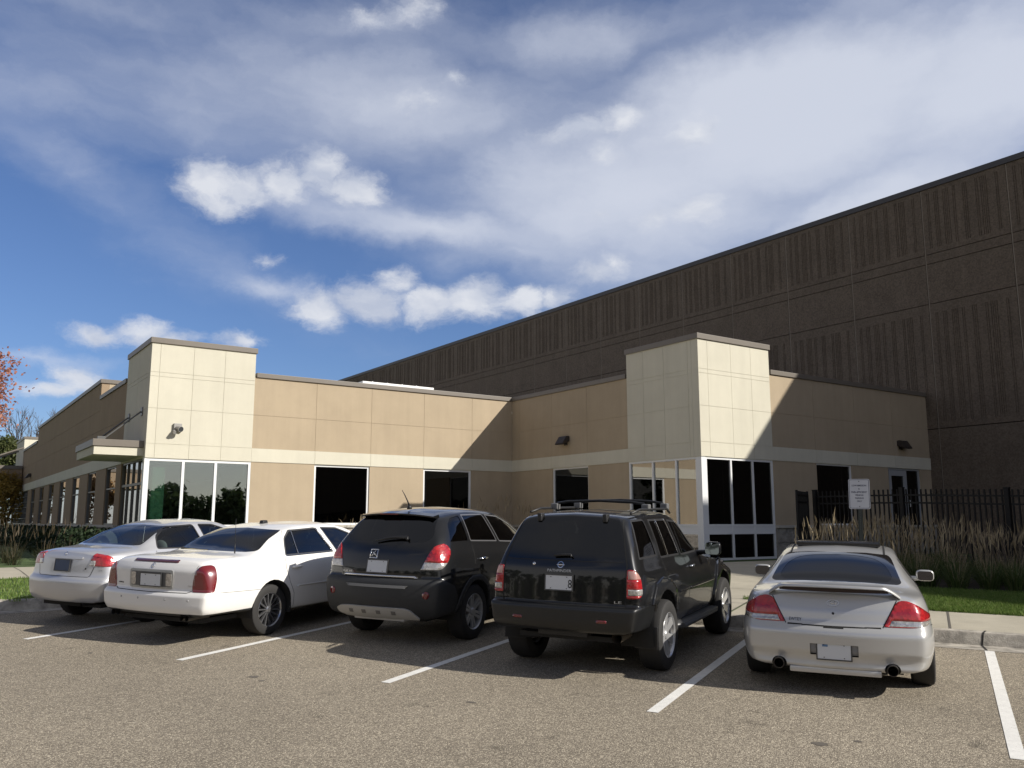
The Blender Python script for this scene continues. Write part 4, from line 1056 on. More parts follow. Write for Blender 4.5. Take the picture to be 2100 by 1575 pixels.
def mirror(car, x, y, z, w, h, m, dep=.12, glassy=None, arm=.10):
    for sg in (1, -1):
        bm = bmesh.new(); bmesh.ops.create_cube(bm, size=1)
        bmesh.ops.subdivide_edges(bm, edges=bm.edges[:], cuts=3, use_grid_fill=True)
        for v in bm.verts:
            c = v.co*2; n4 = (abs(c.x)**4+abs(c.y)**4+abs(c.z)**4)**.25; c = c/max(n4, 1e-6) if n4 > .01 else c
            tap = 1-.28*max(c.x, 0)
            v.co = Vector((x+c.x*dep/2 + (.02 if c.x < 0 else 0), sg*(y+c.y*w/2*tap), z+c.z*h/2*tap))
        tube(bm, (x+.02, sg*(y-w/2+.02), z-h*.28), (x+.06, sg*(y-w/2-arm), z-h*.38), .028, .035, 10)
        mo = car.link('wing_mirror', bm, m, angle=50)
        bm = bmesh.new(); o = rnd_poly([(-w/2+.014, -h/2+.014), (w/2-.014, -h/2+.014), (w/2-.014, h/2-.014), (-w/2+.014, h/2-.014)], .035)
        f = bm.faces.new([bm.verts.new((x-dep/2-.006, sg*(y+a), z+b)) for a, b in o])
        bmesh.ops.translate(bm, verts=bm.verts[:], vec=car.off)
        obj('mirror_glass', bm, glassy or MIRG, mo)
MIRG = mat('mirror_glass', (.55, .62, .62), .03, metal=1.0)
def handle(car, x, z, m, L_=.17):
    for sg in (1, -1):
        bm = bmesh.new(); h, n = car.ray(x, z, 'side', sg)
        path_tube(bm, [(x-L_/2, h.y, z), (x-L_/2+.02, h.y+sg*.03, z+.004), (x, h.y+sg*.036, z+.006), (x+L_/2-.02, h.y+sg*.03, z+.004), (x+L_/2, h.y, z)], [.012, .014, .016, .014, .012], 8)
        car.link('door_handle', bm, m)
def badge_ring(car, y, z, ry, rz, w, m, bars=()):
    o = ellipse(y, z, ry, rz, 28); i = ellipse(y, z, ry-w, rz-w, 28); t = bmesh.new()
    a = [car.ray(p[0], p[1], 'rear') for p in o]; b = [car.ray(p[0], p[1], 'rear') for p in i]
    A = [t.verts.new(h+n*.004) for h, n in a]; B = [t.verts.new(h+n*.004) for h, n in b]
    for k in range(len(A)): t.faces.new((A[k], A[(k+1) % len(A)], B[(k+1) % len(B)], B[k]))
    for bar in bars:
        car.pad(bar, 'rear', .004, bm=t, step=.05)
    car.link('badge', t, m)
def word(car, txt, y, z, h, w, m, name='lettering', off=0.):
    car.link(name, car.text(txt, y, z, h, width=w, off=off), m, smooth=False)
def rect(a, b, c, d): return [(a, c), (b, c), (b, d), (a, d)]

# ---- 1: silver coupe, nearest, at the right
S = dict(L=4.40, zchk=.8, zc=[(0,.945),(.15,.965),(.45,.975),(.68,.995),(.95,1.075),(1.3,1.18),(1.6,1.245),(1.9,1.285),(2.3,1.30),(2.6,1.26),(2.95,1.12),(3.3,.95),(3.6,.90),(4.1,.78),(4.4,.66)],
    crown=[(0,.045),(.6,.045),(1.6,.05),(2.3,.045),(3.3,.05),(4.4,.08)],
    wre=[(0,.66),(.6,.67),(.9,.64),(1.5,.575),(2.2,.56),(2.7,.58),(3.3,.66),(3.8,.68),(4.4,.5)],
    zb=[(0,.885),(.4,.895),(.8,.90),(1.4,.90),(2.5,.87),(3.2,.86),(3.7,.83),(4.4,.6)], wb=[(0,.76),(.5,.80),(1.2,.81),(2.5,.80),(3.3,.78),(4.4,.6)],
    wm=[(0,.88),(1.0,.90),(2.2,.865),(3.4,.88),(4.4,.82)], zm=.50, zr=[(0,.235),(.45,.21),(1.5,.19),(4.4,.2)],
    rear=[(.18,.12),(.235,.07),(.255,.02),(.33,.03),(.42,.0),(.565,.0),(.60,.012),(.640,.055),(.665,.075),(.76,.095),(.88,.155),(.97,.21)],
    front=[(.2,.12),(.4,.0),(.6,.05),(.8,.2)], bow=.13, rc=.40, ra=.13, th=.015, rt=.1)
c = Car('parked_car', S, 'silver two-door coupe with low rear spoiler and raised black sunroof', 'car', (-1.065, 8.95, -.072), 'cars parked nose to the kerb')
arch(c, .95, .33, .345); arch(c, 3.47, .33, .345)
# rear window
flt = lambda p, n: .45 < p.x < 1.95 and n.z > .15
o = rnd_poly([(-.3,.992),(.3,.99),(.60,.975),(.635,.99),(.56,1.185),(.525,1.215),(.3,1.235),(-.3,1.24)], .03)
pid = c.region('rear_window_surround', o, 'rear', mat('ceramic_black_glass', (.006,.006,.007), .08, coat=.5), 'centre', flt)
c.region('rear_window', rnd_poly([(-.4,1.0),(.50,.992),(.555,1.03),(.50,1.13),(.40,1.185),(.2,1.215),(-.4,1.222)], .09), 'rear', GLD, 'centre', flt, only=(pid,), parent=pid, off=.002)
side_windows(c, [[(1.30,.925),(1.62,1.16),(1.75,1.185),(1.62,.925)], [(1.66,.925),(1.80,1.19),(2.3,1.225),(2.62,1.18),(3.02,.93)]], RUB, GLD)
c.region('windscreen', rnd_poly([(2.66,-.3),(2.66,.45),(3.22,.56),(3.26,-.3)], .05), 'top', GLD, 'centre', lambda p, n: p.z > .9)
lamp(c, rnd_poly([(.445,.652,.01),(.565,.88,.05),(.66,.885,.06),(.76,.835,.06),(.84,.765,.05),(.90,.70,.05),(.84,.665,.05),(.70,.648,.05)], .05),
     rnd_poly([(-.5,.645),(.17,.648),(.36,.685),(.50,.745),(.49,.80),(.28,.90),(-.5,.92)], .07),
     [('tail_lamp', RED), ('reversing_lens', CLEARL, 'rear', [(.49,.655),(.515,.708),(.97,.700),(.97,.65)])], .62)
for f in []: pass
c.region('rear_bumper', [(-.3,.05),(.68,.05),(.68,.60),(.55,.636),(-.3,.636)], 'side', SILV2, 'centre', lambda p, n: p.x < .72)
BP = c.n
c.region('x', ellipse(.505, .265, .070, .062, 20), 'rear', RUB, 'cut', lambda p, n: p.x < .5 and p.y > 0, only=(BP,))
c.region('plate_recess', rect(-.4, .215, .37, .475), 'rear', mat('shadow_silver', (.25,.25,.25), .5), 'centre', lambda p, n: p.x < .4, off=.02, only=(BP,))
c.region('boot_lid', rnd_poly([(-.3,.642),(.435,.642),(.56,.885),(.62,.96),(.60,1.2),(-.3,1.2)], .02), 'rear', SILV2, 'centre', lambda p, n: p.x < .66)
c.finish(SILV2, SEAMM, [([(-.42,.639),(0,.634),(.42,.639)], 'rear', .014), ([(.435,.642),(.565,.885),(.605,.93)], 'rear', .007), ([(-.435,.642),(-.565,.885),(-.605,.93)], 'rear', .007),
    ([(1.62,.92),(1.52,.55),(1.62,.30)], 'side'), ([(3.05,.90),(3.0,.3)], 'side'), ([(1.6,.30),(3.0,.30)], 'side'), ([(.36,.66),(.55,.64),(.62,.62)], 'side', .005), ([(-.09,.628),(.09,.628)], 'rear', .022),
    ([(1.62,.49),(2.35,.49)], 'top', .018), ([(1.62,-.49),(2.35,-.49)], 'top', .018)])
bm = bmesh.new(); rows = []
for k in range(41):
    y = -.60+1.20*k/40; e = abs(y)/.60; up = .02*math.cos(min(e, 1)*1.3); ztop = 1.0+up-.085*max(0, (e-.76)/.24)**1.4; x0 = .05+.10*e**2+.07*max(0,(e-.76)/.24); ch = .20-.07*max(0,(e-.76)/.24); th_ = .030
    pr = [(x0, ztop-.012), (x0+.01, ztop), (x0+ch*.5, ztop+.008), (x0+ch, ztop-.012), (x0+ch*.95, ztop-.03), (x0+ch*.5, ztop-th_), (x0+.02, ztop-th_), (x0, ztop-.022)]
    rows.append([bm.verts.new((a, y, b)) for a, b in pr])
for a, b in zip(rows, rows[1:]):
    for i in range(8): bm.faces.new((a[i], a[(i+1) % 8], b[(i+1) % 8], b[i]))
bm.faces.new(rows[0][::-1]); bm.faces.new(rows[-1]); bmesh.ops.recalc_face_normals(bm, faces=bm.faces[:])
sp = c.link('spoiler', bm, SILV2, angle=40)
bm = bmesh.new()
for k in range(20):
    y = -.50+1.0*k/20; y2 = y+.05; e = abs(y)/.6; e2 = abs(y2)/.6
    q = [bm.verts.new((.155+.10*a**2, yy, zz)) for a, yy, zz in ((e, y, .945), (e2, y2, .945), (e2, y2, .998), (e, y, .998))]; bm.faces.new(q)
bmesh.ops.translate(bm, verts=bm.verts[:], vec=c.off); obj('high_brake_light', bm, mat('spoiler_shadow_lens', (.02,.006,.006), .3), sp)
bm = bmesh.new(); bx(bm, 1.95, 2.45, -.455, .455, 1.255, 1.308, bev=.016)
for v in bm.verts: v.co.z += (.035-(v.co.y/.455)**2*.016) - (v.co.x-1.95)*.02
c.link('sunroof_panel', bm, mat('sunroof_glass', (.008,.008,.009), .25, coat=.4), angle=40)
mirror(c, 2.88, .95, .90, .20, .135, SILV2, glassy=mat('dark_reflection_mirror', (.10, .10, .115), .05, metal=1.))  # mirror colour darkened to stand for a dark reflection
for sg in (1, -1):
    bm = bmesh.new(); n = 20
    tube(bm, (.0, sg*.505, .272), (.35, sg*.505, .272), .050, .050, 24, cap=False); tube(bm, (.0, sg*.505, .272), (.35, sg*.505, .272), .044, .044, 24, cap=False); 
    rr_ = [[bm.verts.new((.0, sg*.505+math.cos(2*math.pi*k/24)*q, .272+math.sin(2*math.pi*k/24)*q)) for k in range(24)] for q in (.050, .044)]
    for k in range(24): bm.faces.new((rr_[0][k], rr_[0][(k+1) % 24], rr_[1][(k+1) % 24], rr_[1][k]))
    c.link('exhaust_pipe', bm, mat('dull_exhaust', (.07,.065,.06), .4, metal=.8), angle=40)
bm = bmesh.new(); bx(bm, .035, .12, -.41, .41, .195, .252, bev=.018); c.link('lower_valance', bm, SILV2, angle=40)
for x in (.95, 3.47):
    for y in (.79, -.79): c.wheel(x, y, .315, .215, .215, (5, .03, .035, 0, .03), ALLOY)
c.well(.95, .345, .84, .55, .33); c.well(3.47, .345, .84, .55, .33)
under(c, .25, 4.1, .6, .2); tub(c, 1.1, 3.0, .70, .3, .86); seats(c, (1.9,), .5, .88, SEATD)
np_ = plate(c, -.0, .335, .012, m=PLATE)
bm = bmesh.new(); bx(bm, .004, .0075, .055, .105, .452, .472); bmesh.ops.translate(bm, verts=bm.verts[:], vec=c.off); obj('sticker', bm, PINK, np_)
badge_ring(c, .0, .845, .058, .030, .008, CHROME, [[(.028,.858),(.020,.858),(.006,.838),(.014,.838)], [(-.012,.858),(-.020,.858),(-.030,.833),(-.022,.833)], [(.014,.842),(-.018,.850),(-.018,.844),(.014,.836)]])
bm = c.pad(ellipse(0, .752, .012, .012, 12), 'rear', .003); c.link('lock', bm, RUB)
word(c, 'EWTEY', .405, .668, .028, .115, INK, 'sticker')

# ---- 2: black boxy SUV with roof bars
S = dict(L=4.62, zchk=1.5, D=1.25, zc=[(0,1.665),(.5,1.685),(1.2,1.695),(1.9,1.68),(2.2,1.60),(2.5,1.42),(2.9,1.16),(3.1,1.08),(3.6,1.05),(4.25,.99),(4.62,.9)], crown=[(0,.055),(2,.055),(3,.05),(4.62,.06)],
    wre=[(0,.575),(.5,.60),(1.5,.61),(2.1,.60),(2.9,.68),(3.15,.74),(4.62,.70)], zb=[(0,1.15),(1,1.145),(2.4,1.10),(3.0,1.06),(3.4,1.0),(4.62,.85)], wb=[(0,.795),(2.4,.80),(3.4,.80),(4.62,.74)],
    wm=[(0,.855),(1.5,.865),(3.4,.865),(4.62,.85)], zm=.78, zr=[(0,.47),(.55,.47),(1.3,.40),(3.1,.40),(4.0,.42),(4.62,.42)],
    rear=[(.46,.07),(.50,.02),(.58,.0),(.70,.0),(.728,.015),(.745,.09),(.80,.095),(1.08,.12),(1.18,.155),(1.45,.30),(1.64,.41),(1.70,.47)], front=[(.4,.12),(.6,.0),(.8,.05),(1.,.3)], bow=.07, rc=.22, ra=.07, th=.03, rt=.2, bulge=.025, tuck=.05)
c = Car('parked_car', S, 'black boxy sport utility vehicle with roof bars, parked beside the silver coupe', 'car', (-3.69, 8.45, 0), 'cars parked nose to the kerb')
c.region('wheel_arch_flare', [(.46,.62),(.52,.80),(.66,.93),(.92,.985),(1.16,.945),(1.34,.82),(1.44,.60),(1.42,.3),(.5,.3)], 'side', BPAINT, 'side', lambda p, n: p.y > .5, off=-.022, rim=.04)
c.region('wheel_arch_flare', [(3.18,.56),(3.26,.80),(3.42,.93),(3.64,.975),(3.88,.93),(4.04,.80),(4.12,.6),(4.12,.3),(3.22,.3)], 'side', BPAINT, 'side', lambda p, n: p.y > .5, off=-.022, rim=.04)
arch(c, .96, .40, .445); arch(c, 3.66, .40, .445)
flt = lambda p, n: p.x < .9 and n.x < -.2 and p.z > 1.15
pid = c.region('tailgate_glass', rnd_poly([(-.3,1.185),(.60,1.180),(.675,1.20),(.545,1.60),(.50,1.625),(-.3,1.635)], .03), 'rear', GLD, 'centre', flt)
q1 = [(.34,1.20),(.50,1.60),(.86,1.605),(.86,1.585),(.93,1.19),(.90,1.175),(.36,1.18)]
side_windows(c, [[(.33,1.20),(.52,1.60),(.865,1.605),(.93,1.20)], [(1.045,1.17),(1.01,1.595),(1.60,1.585),(1.78,1.16)], [(1.86,1.15),(1.70,1.575),(2.08,1.545),(2.72,1.15)]], RUB, GLD, ins=.022)
c.region('windscreen', rnd_poly([(2.26,-.3),(2.26,.48),(2.92,.60),(2.95,-.3)], .04), 'top', GLD, 'centre', lambda p, n: p.z > 1.05)
lamp(c, rnd_poly([(.70,.825),(.70,1.105),(.78,1.115),(.95,1.10),(.95,.82)], .015), rnd_poly([(-.5,.815),(.155,.82),(.235,.86),(.24,1.03),(.18,1.12),(-.5,1.13)], .05),
     [('tail_lamp', RED), ('indicator_lens', mat('pale_pink_lens', (.50,.28,.24), .2, metal=.2, coat=1.), 'rear', rect(.715,.97,1.015,1.095)), ('reversing_lens', CLEARL, 'rear', rect(.715,.97,.855,.915))], .5)
c.region('rear_bumper', [(-.3,.3),(.60,.3),(.60,.735),(-.3,.735)], 'side', mat('satin_black_bumper', (.008,.0085,.009), .4, coat=.15), 'centre', lambda p, n: p.x < .7)
c.region('tailgate', rnd_poly([(-.3,.745),(.685,.745),(.69,1.15),(.56,1.60),(.52,1.655),(-.3,1.66)], .02), 'rear', BPAINT, 'centre', lambda p, n: p.x < .9 and n.x < -.15, only=(0,))
c.region('door', [(1.14,1.11),(1.12,.97),(1.30,.90),(1.47,.7),(1.50,.44),(1.90,.44),(1.93,1.11)], 'side', BPAINT, 'side', lambda p, n: p.y > .5, only=(0,))
c.region('door', [(1.96,.44),(1.955,1.12),(2.75,1.10),(2.95,1.0),(3.05,.7),(3.05,.44)], 'side', BPAINT, 'side', lambda p, n: p.y > .5, only=(0,))
c.finish(BPAINT, SEAMM, [([(-.69,.74),(.69,.74)], 'rear', .012), ([(.69,.745),(.695,1.15),(.575,1.60)], 'rear', .010), ([(-.69,.745),(-.695,1.15),(-.575,1.60)], 'rear', .010), ([(-.66,1.178),(.66,1.178)], 'rear', .006),
    ([(1.05,1.17),(1.10,.95)], 'side', .008), ([(1.945,1.12),(1.945,.42)], 'side', .008), ([(3.06,1.0),(3.06,.45)], 'side', .008), ([(1.945,1.14),(1.86,1.6)], 'side', .008), ([(1.00,1.6),(.98,1.2)], 'side', .008)])
for sg in (1, -1):      # body side moulding
    bm = c.pad(rect(1.50, 1.93, .76, .79), 'side', .012, sg=sg); c.link('side_moulding', bm, BPAINT)
    bm = c.pad(rect(1.97, 3.2, .755, .785), 'side', .012, sg=sg); c.link('side_moulding', bm, BPAINT)
    bm = bmesh.new(); path_tube(bm, [(1.42, sg*.82, .40), (1.50, sg*.91, .395), (3.0, sg*.91, .395), (3.1, sg*.84, .40)], .032, 10); bx(bm, 1.46, 3.06, sg*.80, sg*.93, .405, .43, bev=.008); c.link('side_step', bm, mat('grey_step', (.10,.10,.10), .4), angle=50)
    bm = bmesh.new(); bx(bm, .56, .575, sg*.64, sg*.89, .27, .50, bev=.004); c.link('mud_flap', bm, RUB)
    bm = bmesh.new(); path_tube(bm, [(.62, sg*.595, 1.665), (.9, sg*.60, 1.70), (1.95, sg*.60, 1.69), (2.1, sg*.59, 1.64)], .014, 8); c.link('roof_rail', bm, RUB)
for x in (1.25, 1.98):
    bm = bmesh.new(); path_tube(bm, [(x, -.585, 1.69), (x, -.54, 1.755), (x, -.4, 1.775), (x, 0, 1.79), (x, .4, 1.775), (x, .54, 1.755), (x, .585, 1.69)], .016, 8)
    bm2 = []
    cb = c.link('roof_bar', bm, mat('satin_black_bar', (.01,.01,.01), .3), angle=60)
    for sg in (1, -1):
        bm = bmesh.new(); bx(bm, x-.05, x+.05, sg*.52, sg*.61, 1.68, 1.755, bev=.014); bmesh.ops.translate(bm, verts=bm.verts[:], vec=c.off); obj('bar_foot', bm, mat('grey_bar_foot', (.14,.14,.14), .4), cb)
mirror(c, 2.66, .985, 1.19, .20, .17, BPAINT, dep=.14, arm=.14)
handle(c, 2.12, 1.01, CHROME)
for sg in (1, -1):
    for q in ([(1.335,1.175),(1.348,1.175),(1.265,1.585),(1.252,1.585)], [(1.765,1.165),(1.78,1.165),(1.61,1.585),(1.595,1.585)]):
        bm = c.pad(q, 'side', .004, sg=sg); c.link('window_trim', bm, CHROME)
for x in (.97, 3.67):
    for y in (.77, -.77): c.wheel(x, y, .372, .255, .240, (6, .045, .055, 0, .03), CHRW)
c.well(.96, .445, .86, .50, .40); c.well(3.66, .445, .86, .50, .40)
under(c, .25, 4.3, .55, .36); tub(c, .9, 2.8, .72, .6, 1.10); seats(c, (1.45, 2.2), .8, 1.18, SEATD)
for y in (.37, -.39):
    bm = bmesh.new()
    h, n = c.ray(y, 1.60, 'rear'); bx(bm, h.x-.035, h.x+.06, y-.025, y+.025, 1.575, 1.66, bev=.01); c.link('glass_hinge', bm, RUB)
bm = bmesh.new(); pts = [c.ray(yy, zz, 'rear')[0]+Vector((-.03, 0, .005)) for yy, zz in ((.10, 1.225), (.0, 1.232), (-.09, 1.235), (-.10, 1.215))]; path_tube(bm, pts, .013, 8); c.link('wiper', bm, RUB)
badge_ring(c, .02, 1.135, .036, .033, .008, CHROME, [rect(-.02, .06, 1.129, 1.141)])
word(c, 'PATHFINDER', .165, 1.062, .026, .27, mat('pewter_letters', (.5,.5,.5), .3, metal=.8)); word(c, 'LE', -.575, .772, .024, .075, MATS['pewter_letters'])
bm = c.pad(ellipse(.33, 1.135, .016, .016, 14), 'rear', .005); c.link('lock', bm, CHROME)
np_ = plate(c, .02, .88, .078, h=.152, tilt=.08)
t = c.text('8', -.085, .905, .085, width=.042); 
for v in t.verts: v.co.x = .078-.006+(v.co.z-.88)*.08 
bmesh.ops.translate(t, verts=t.verts[:], vec=c.off); obj('plate_number', t, INK, np_)
for y in (.47, -.47):
    bm = c.pad(rnd_poly(rect(y-.055, y+.055, .58, .61), .01), 'rear', .003); c.link('reflector', bm, DRED)
bm = bmesh.new(); tube(bm, (.12, -.60, .43), (.5, -.58, .43), .055, .055, 20, cap=False); tube(bm, (.12, -.60, .43), (.5, -.58, .43), .048, .048, 20, cap=False); c.link('exhaust_pipe', bm, mat('rusty_exhaust', (.30,.25,.19), .4, metal=.8))
bm = bmesh.new(); bx(bm, .12, .30, -.28, .28, .41, .50, bev=.02); c.link('tow_bar_cover', bm, RUB, angle=40)

# ---- 3: black crossover with grey cladding
S = dict(L=4.58, zchk=1.4, D=1.25, zc=[(0,1.59),(.3,1.615),(.8,1.655),(1.4,1.67),(1.9,1.645),(2.3,1.56),(2.8,1.31),(3.15,1.10),(3.4,1.04),(4.0,.97),(4.4,.87),(4.58,.78)], crown=[(0,.06),(2,.06),(3.2,.05),(4.58,.07)],
    wre=[(0,.575),(.5,.61),(1.5,.615),(2.3,.60),(3.1,.68),(3.4,.72),(4.58,.58)], zb=[(0,1.20),(.5,1.205),(2,1.14),(3.1,1.03),(3.5,.98),(4.58,.72)], wb=[(0,.80),(.5,.825),(2.5,.82),(3.5,.80),(4.58,.66)],
    wm=[(0,.91),(1.0,.92),(2.2,.905),(3.6,.92),(4.58,.88)], zm=.74, zr=[(0,.33),(.5,.36),(1.5,.33),(3.0,.33),(4.58,.3)],
    rear=[(.30,.16),(.35,.08),(.46,.02),(.60,.0),(.76,.01),(.80,.03),(.825,.08),(.86,.075),(1.08,.12),(1.20,.17),(1.40,.32),(1.57,.46),(1.64,.52)], front=[(.3,.12),(.6,.0),(.8,.08),(1.,.3)], bow=.12, rc=.30, ra=.10, th=.03, rt=.2, bulge=.025)
c = Car('parked_car', S, 'black crossover with grey cladding and roof aerial beside the white sedan', 'car', (-6.47, 9.15, 0), 'cars parked nose to the kerb')
arch(c, .96, .37, .385, CLAD, .455); arch(c, 3.67, .37, .385, CLAD, .455)
flt = lambda p, n: p.x < .95 and n.x < -.2 and p.z > 1.18
pid = c.region('tailgate_glass', rnd_poly([(-.3,1.205),(.30,1.215),(.58,1.255),(.655,1.32),(.585,1.52),(.545,1.56),(-.3,1.585)], .05), 'rear', GLD, 'centre', flt)
side_windows(c, [[(.47,1.245),(.60,1.48),(.72,1.555),(.94,1.585),(.93,1.24)]], BPAINT, GLD, ins=.012)
side_windows(c, [[(.98,1.24),(.99,1.585),(1.55,1.58),(1.74,1.20)], [(1.80,1.195),(1.62,1.575),(2.0,1.54),(2.35,1.42),(2.85,1.13)]], mat('brushed_trim', (.33,.33,.34), .3, metal=.8), GLD, ins=.016)
c.region('windscreen', rnd_poly([(2.32,-.3),(2.32,.48),(3.1,.62),(3.13,-.3)], .04), 'top', GLD, 'centre', lambda p, n: p.z > 1.0)
lamp(c, rnd_poly([(.575,.895),(.625,1.02),(.70,1.20),(.78,1.245),(.95,1.25),(.97,.93)], .035), rnd_poly([(-.5,.885),(.20,.93),(.31,1.01),(.43,1.15),(.40,1.225),(.30,1.25),(-.5,1.26)], .04),
     [('tail_lamp', RED), ('reversing_lens', CLEARL, 'rear', [(.5,.85),(.5,1.02),(1,1.005),(1,.85)])], .6)
c.region('rear_bumper', [(-.3,.1),(.56,.1),(.52,.42),(.50,.60),(.40,.73),(.22,.80),(.1,.812),(-.3,.812)], 'side', CLAD, 'centre', lambda p, n: p.x < .7, only=(0,))
c.region('tailgate', rnd_poly([(-.3,.82),(.56,.82),(.575,.9),(.64,1.05),(.69,1.20),(.68,1.30),(.60,1.55),(-.3,1.60)], .02), 'rear', BPAINT, 'centre', lambda p, n: p.x < .9 and n.x < -.15, only=(0,))
c.region('lower_cladding', [(1.3,.2),(1.3,.46),(3.3,.46),(3.3,.2)], 'side', CLAD, 'side', lambda p, n: p.y > .4, only=(0,))
c.region('door', [(.99,1.19),(.97,.98),(1.15,.86),(1.40,.7),(1.42,.47),(1.86,.47),(1.88,1.14)], 'side', BPAINT, 'side', lambda p, n: p.y > .5, only=(0,))
c.region('door', [(1.90,.47),(1.89,1.13),(2.9,1.04),(3.05,.9),(3.02,.47)], 'side', BPAINT, 'side', lambda p, n: p.y > .5, only=(0,))
c.finish(BPAINT, SEAMM, [([(-.55,.818),(.55,.818)], 'rear', .01), ([(.57,.83),(.645,1.05),(.70,1.2)], 'rear', .008), ([(-.57,.83),(-.645,1.05),(-.70,1.2)], 'rear', .008), ([(.98,1.20),(.96,.95)], 'side', .007), ([(1.885,1.14),(1.885,.46)], 'side', .007), ([(3.04,.95),(3.02,.46)], 'side', .007)])
bm = c.pad([(-.56,.822),(.56,.822),(.52,.850),(-.52,.850)], 'rear', .014); c.link('chrome_strip', bm, CHROME)
bm = c.pad([(-.42,.70),(.42,.70),(.46,.735),(-.46,.735)], 'rear', .01); c.link('bumper_step', bm, mat('worn_step', (.09,.09,.09), .5))
bm = c.pad(rnd_poly([(-.60,.335),(-.50,.44),(-.42,.465),(.42,.465),(.56,.455),(.63,.42),(.60,.37),(.48,.335)], .03), 'rear', .022)
sk = c.link('skid_plate', bm, mat('silver_plastic', (.42,.40,.36), .45), angle=50)
for y in (.38, .18, -.04, -.26):
    bm = c.pad(rect(y-.03, y+.03, .385, .425), 'rear', .026); bmesh.ops.translate(bm, verts=bm.verts[:], vec=c.off); obj('skid_slot', bm, mat('slot_shade', (.16,.15,.135), .6), sk)
bm = bmesh.new(); bx(bm, .10, .22, -.38, .38, .29, .335, bev=.02); c.link('tow_cover', bm, MATS['silver_plastic'], angle=40)
for y in (.70, -.70):
    bm = c.pad(ellipse(y, .63, .045, .045, 20), 'rear', .006); c.link('reflector', bm, DRED)
bm = bmesh.new(); rows = []      # roof spoiler lip
for k in range(25):
    y = -.56+1.12*k/24; e = (abs(y)/.56)**2; z0 = 1.598-.035*e; x0 = .395+.05*e
    rows.append([bm.verts.new((x0, y, z0-.012)), bm.verts.new((x0, y, z0+.006)), bm.verts.new((x0+.14, y, z0+.028)), bm.verts.new((x0+.16, y, z0-.03))])
for a, b in zip(rows, rows[1:]):
    for i in range(4): bm.faces.new((a[i], a[(i+1) % 4], b[(i+1) % 4], b[i]))
bm.faces.new(rows[0][::-1]); bm.faces.new(rows[-1]); bmesh.ops.recalc_face_normals(bm, faces=bm.faces[:])
sp = c.link('roof_spoiler', bm, BPAINT, angle=30)
bm = bmesh.new(); bx(bm, .392, .41, -.06, .22, 1.584, 1.6); bmesh.ops.translate(bm, verts=bm.verts[:], vec=c.off); obj('high_brake_light', bm, DRED, sp)
bm = bmesh.new(); tube(bm, (.72, -.02, 1.65), (.72, -.02, 1.70), .035, .022, 12); path_tube(bm, [(.72, -.02, 1.69), (.70, .0, 1.76), (.66, .02, 1.84), (.62, .035, 1.90)], [.012, .009, .006, .004], 8); c.link('aerial', bm, RUB)
bm = bmesh.new(); pts = [c.ray(yy, zz, 'rear')[0]+Vector((-.035, 0, .01)) for yy, zz in ((.12, 1.255), (-.05, 1.285), (-.2, 1.30), (-.33, 1.30), (-.34, 1.27))]; path_tube(bm, pts, [.012, .016, .018, .02, .016], 8); c.link('wiper', bm, RUB)
t = bmesh.new()
for q in (rect(.05, .17, 1.145, 1.158), rect(.05, .17, 1.045, 1.058), rect(.05, .063, 1.058, 1.145), rect(.157, .17, 1.058, 1.145)): c.pad(q, 'rear', .004, bm=t)
for q in ([(.145,1.07),(.135,1.07),(.09,1.135),(.10,1.135)], [(.065,1.08),(.072,1.073),(.125,1.10),(.118,1.108)], [(.14,1.12),(.133,1.126),(.08,1.09),(.087,1.085)]): c.pad(q, 'rear', .004, bm=t)
c.link('badge', t, CHROME)
word(c, 'VUE XE', .585, .862, .022, .16, MATS['pewter_letters'])
plate(c, .03, .875, .068, tilt=.2)
mirror(c, 2.78, 1.0, 1.14, .2, .15, BPAINT, arm=.13)
handle(c, 1.17, 1.01, CHROME, .2); handle(c, 2.08, .99, CHROME, .2)
for x in (.96, 3.67):
    for y in (.775, -.775): c.wheel(x, y, .355, .235, .228, (6, .022, .020, .028, .025), ALLOY)
c.well(.96, .39, .90, .55, .37); c.well(3.67, .39, .90, .55, .37)
under(c, .25, 4.2, .6, .29); tub(c, .9, 2.9, .74, .5, 1.1); seats(c, (1.4, 2.2), .75, 1.15, SEATD)

# ---- 4: white sedan
S = dict(L=5.24, zchk=1.0, zc=[(0,1.045),(.12,1.06),(.4,1.07),(.95,1.075),(1.12,1.11),(1.5,1.285),(1.8,1.375),(2.2,1.42),(2.7,1.425),(3.1,1.37),(3.6,1.18),(3.95,1.02),(4.1,.99),(4.8,.92),(5.24,.78)], crown=[(0,.035),(1,.035),(2,.045),(4,.04),(5.24,.07)],
    wre=[(0,.72),(.5,.74),(.95,.72),(1.3,.66),(1.7,.595),(2.5,.585),(3.1,.59),(3.9,.70),(4.5,.76),(5.24,.6)], zb=[(0,.955),(1.0,.985),(2.5,.975),(3.6,.95),(4.2,.925),(5.24,.70)], wb=[(0,.83),(.6,.855),(2.5,.845),(4,.84),(5.24,.7)],
    wm=[(0,.935),(.8,.945),(4.4,.94),(5.24,.90)], zm=.60, zr=[(0,.355),(.6,.345),(1.7,.27),(5.24,.27)],
    rear=[(.33,.10),(.38,.04),(.48,.0),(.59,.0),(.625,.02),(.645,.055),(.70,.06),(.88,.06),(.97,.10),(1.04,.17),(1.09,.22)], front=[(.3,.1),(.5,.0),(.8,.06),(1.,.3)], bow=.10, rc=.26, ra=.07, th=.018, rt=.12, tuck=.06)
c = Car('parked_car', S, 'long white four-door sedan with tall dark red tail lamps', 'car', (-9.015, 7.885, 0), 'cars parked nose to the kerb')
arch(c, 1.25, .345, .372); arch(c, 4.18, .345, .372)
flt = lambda p, n: .7 < p.x < 2.1 and n.z > .15
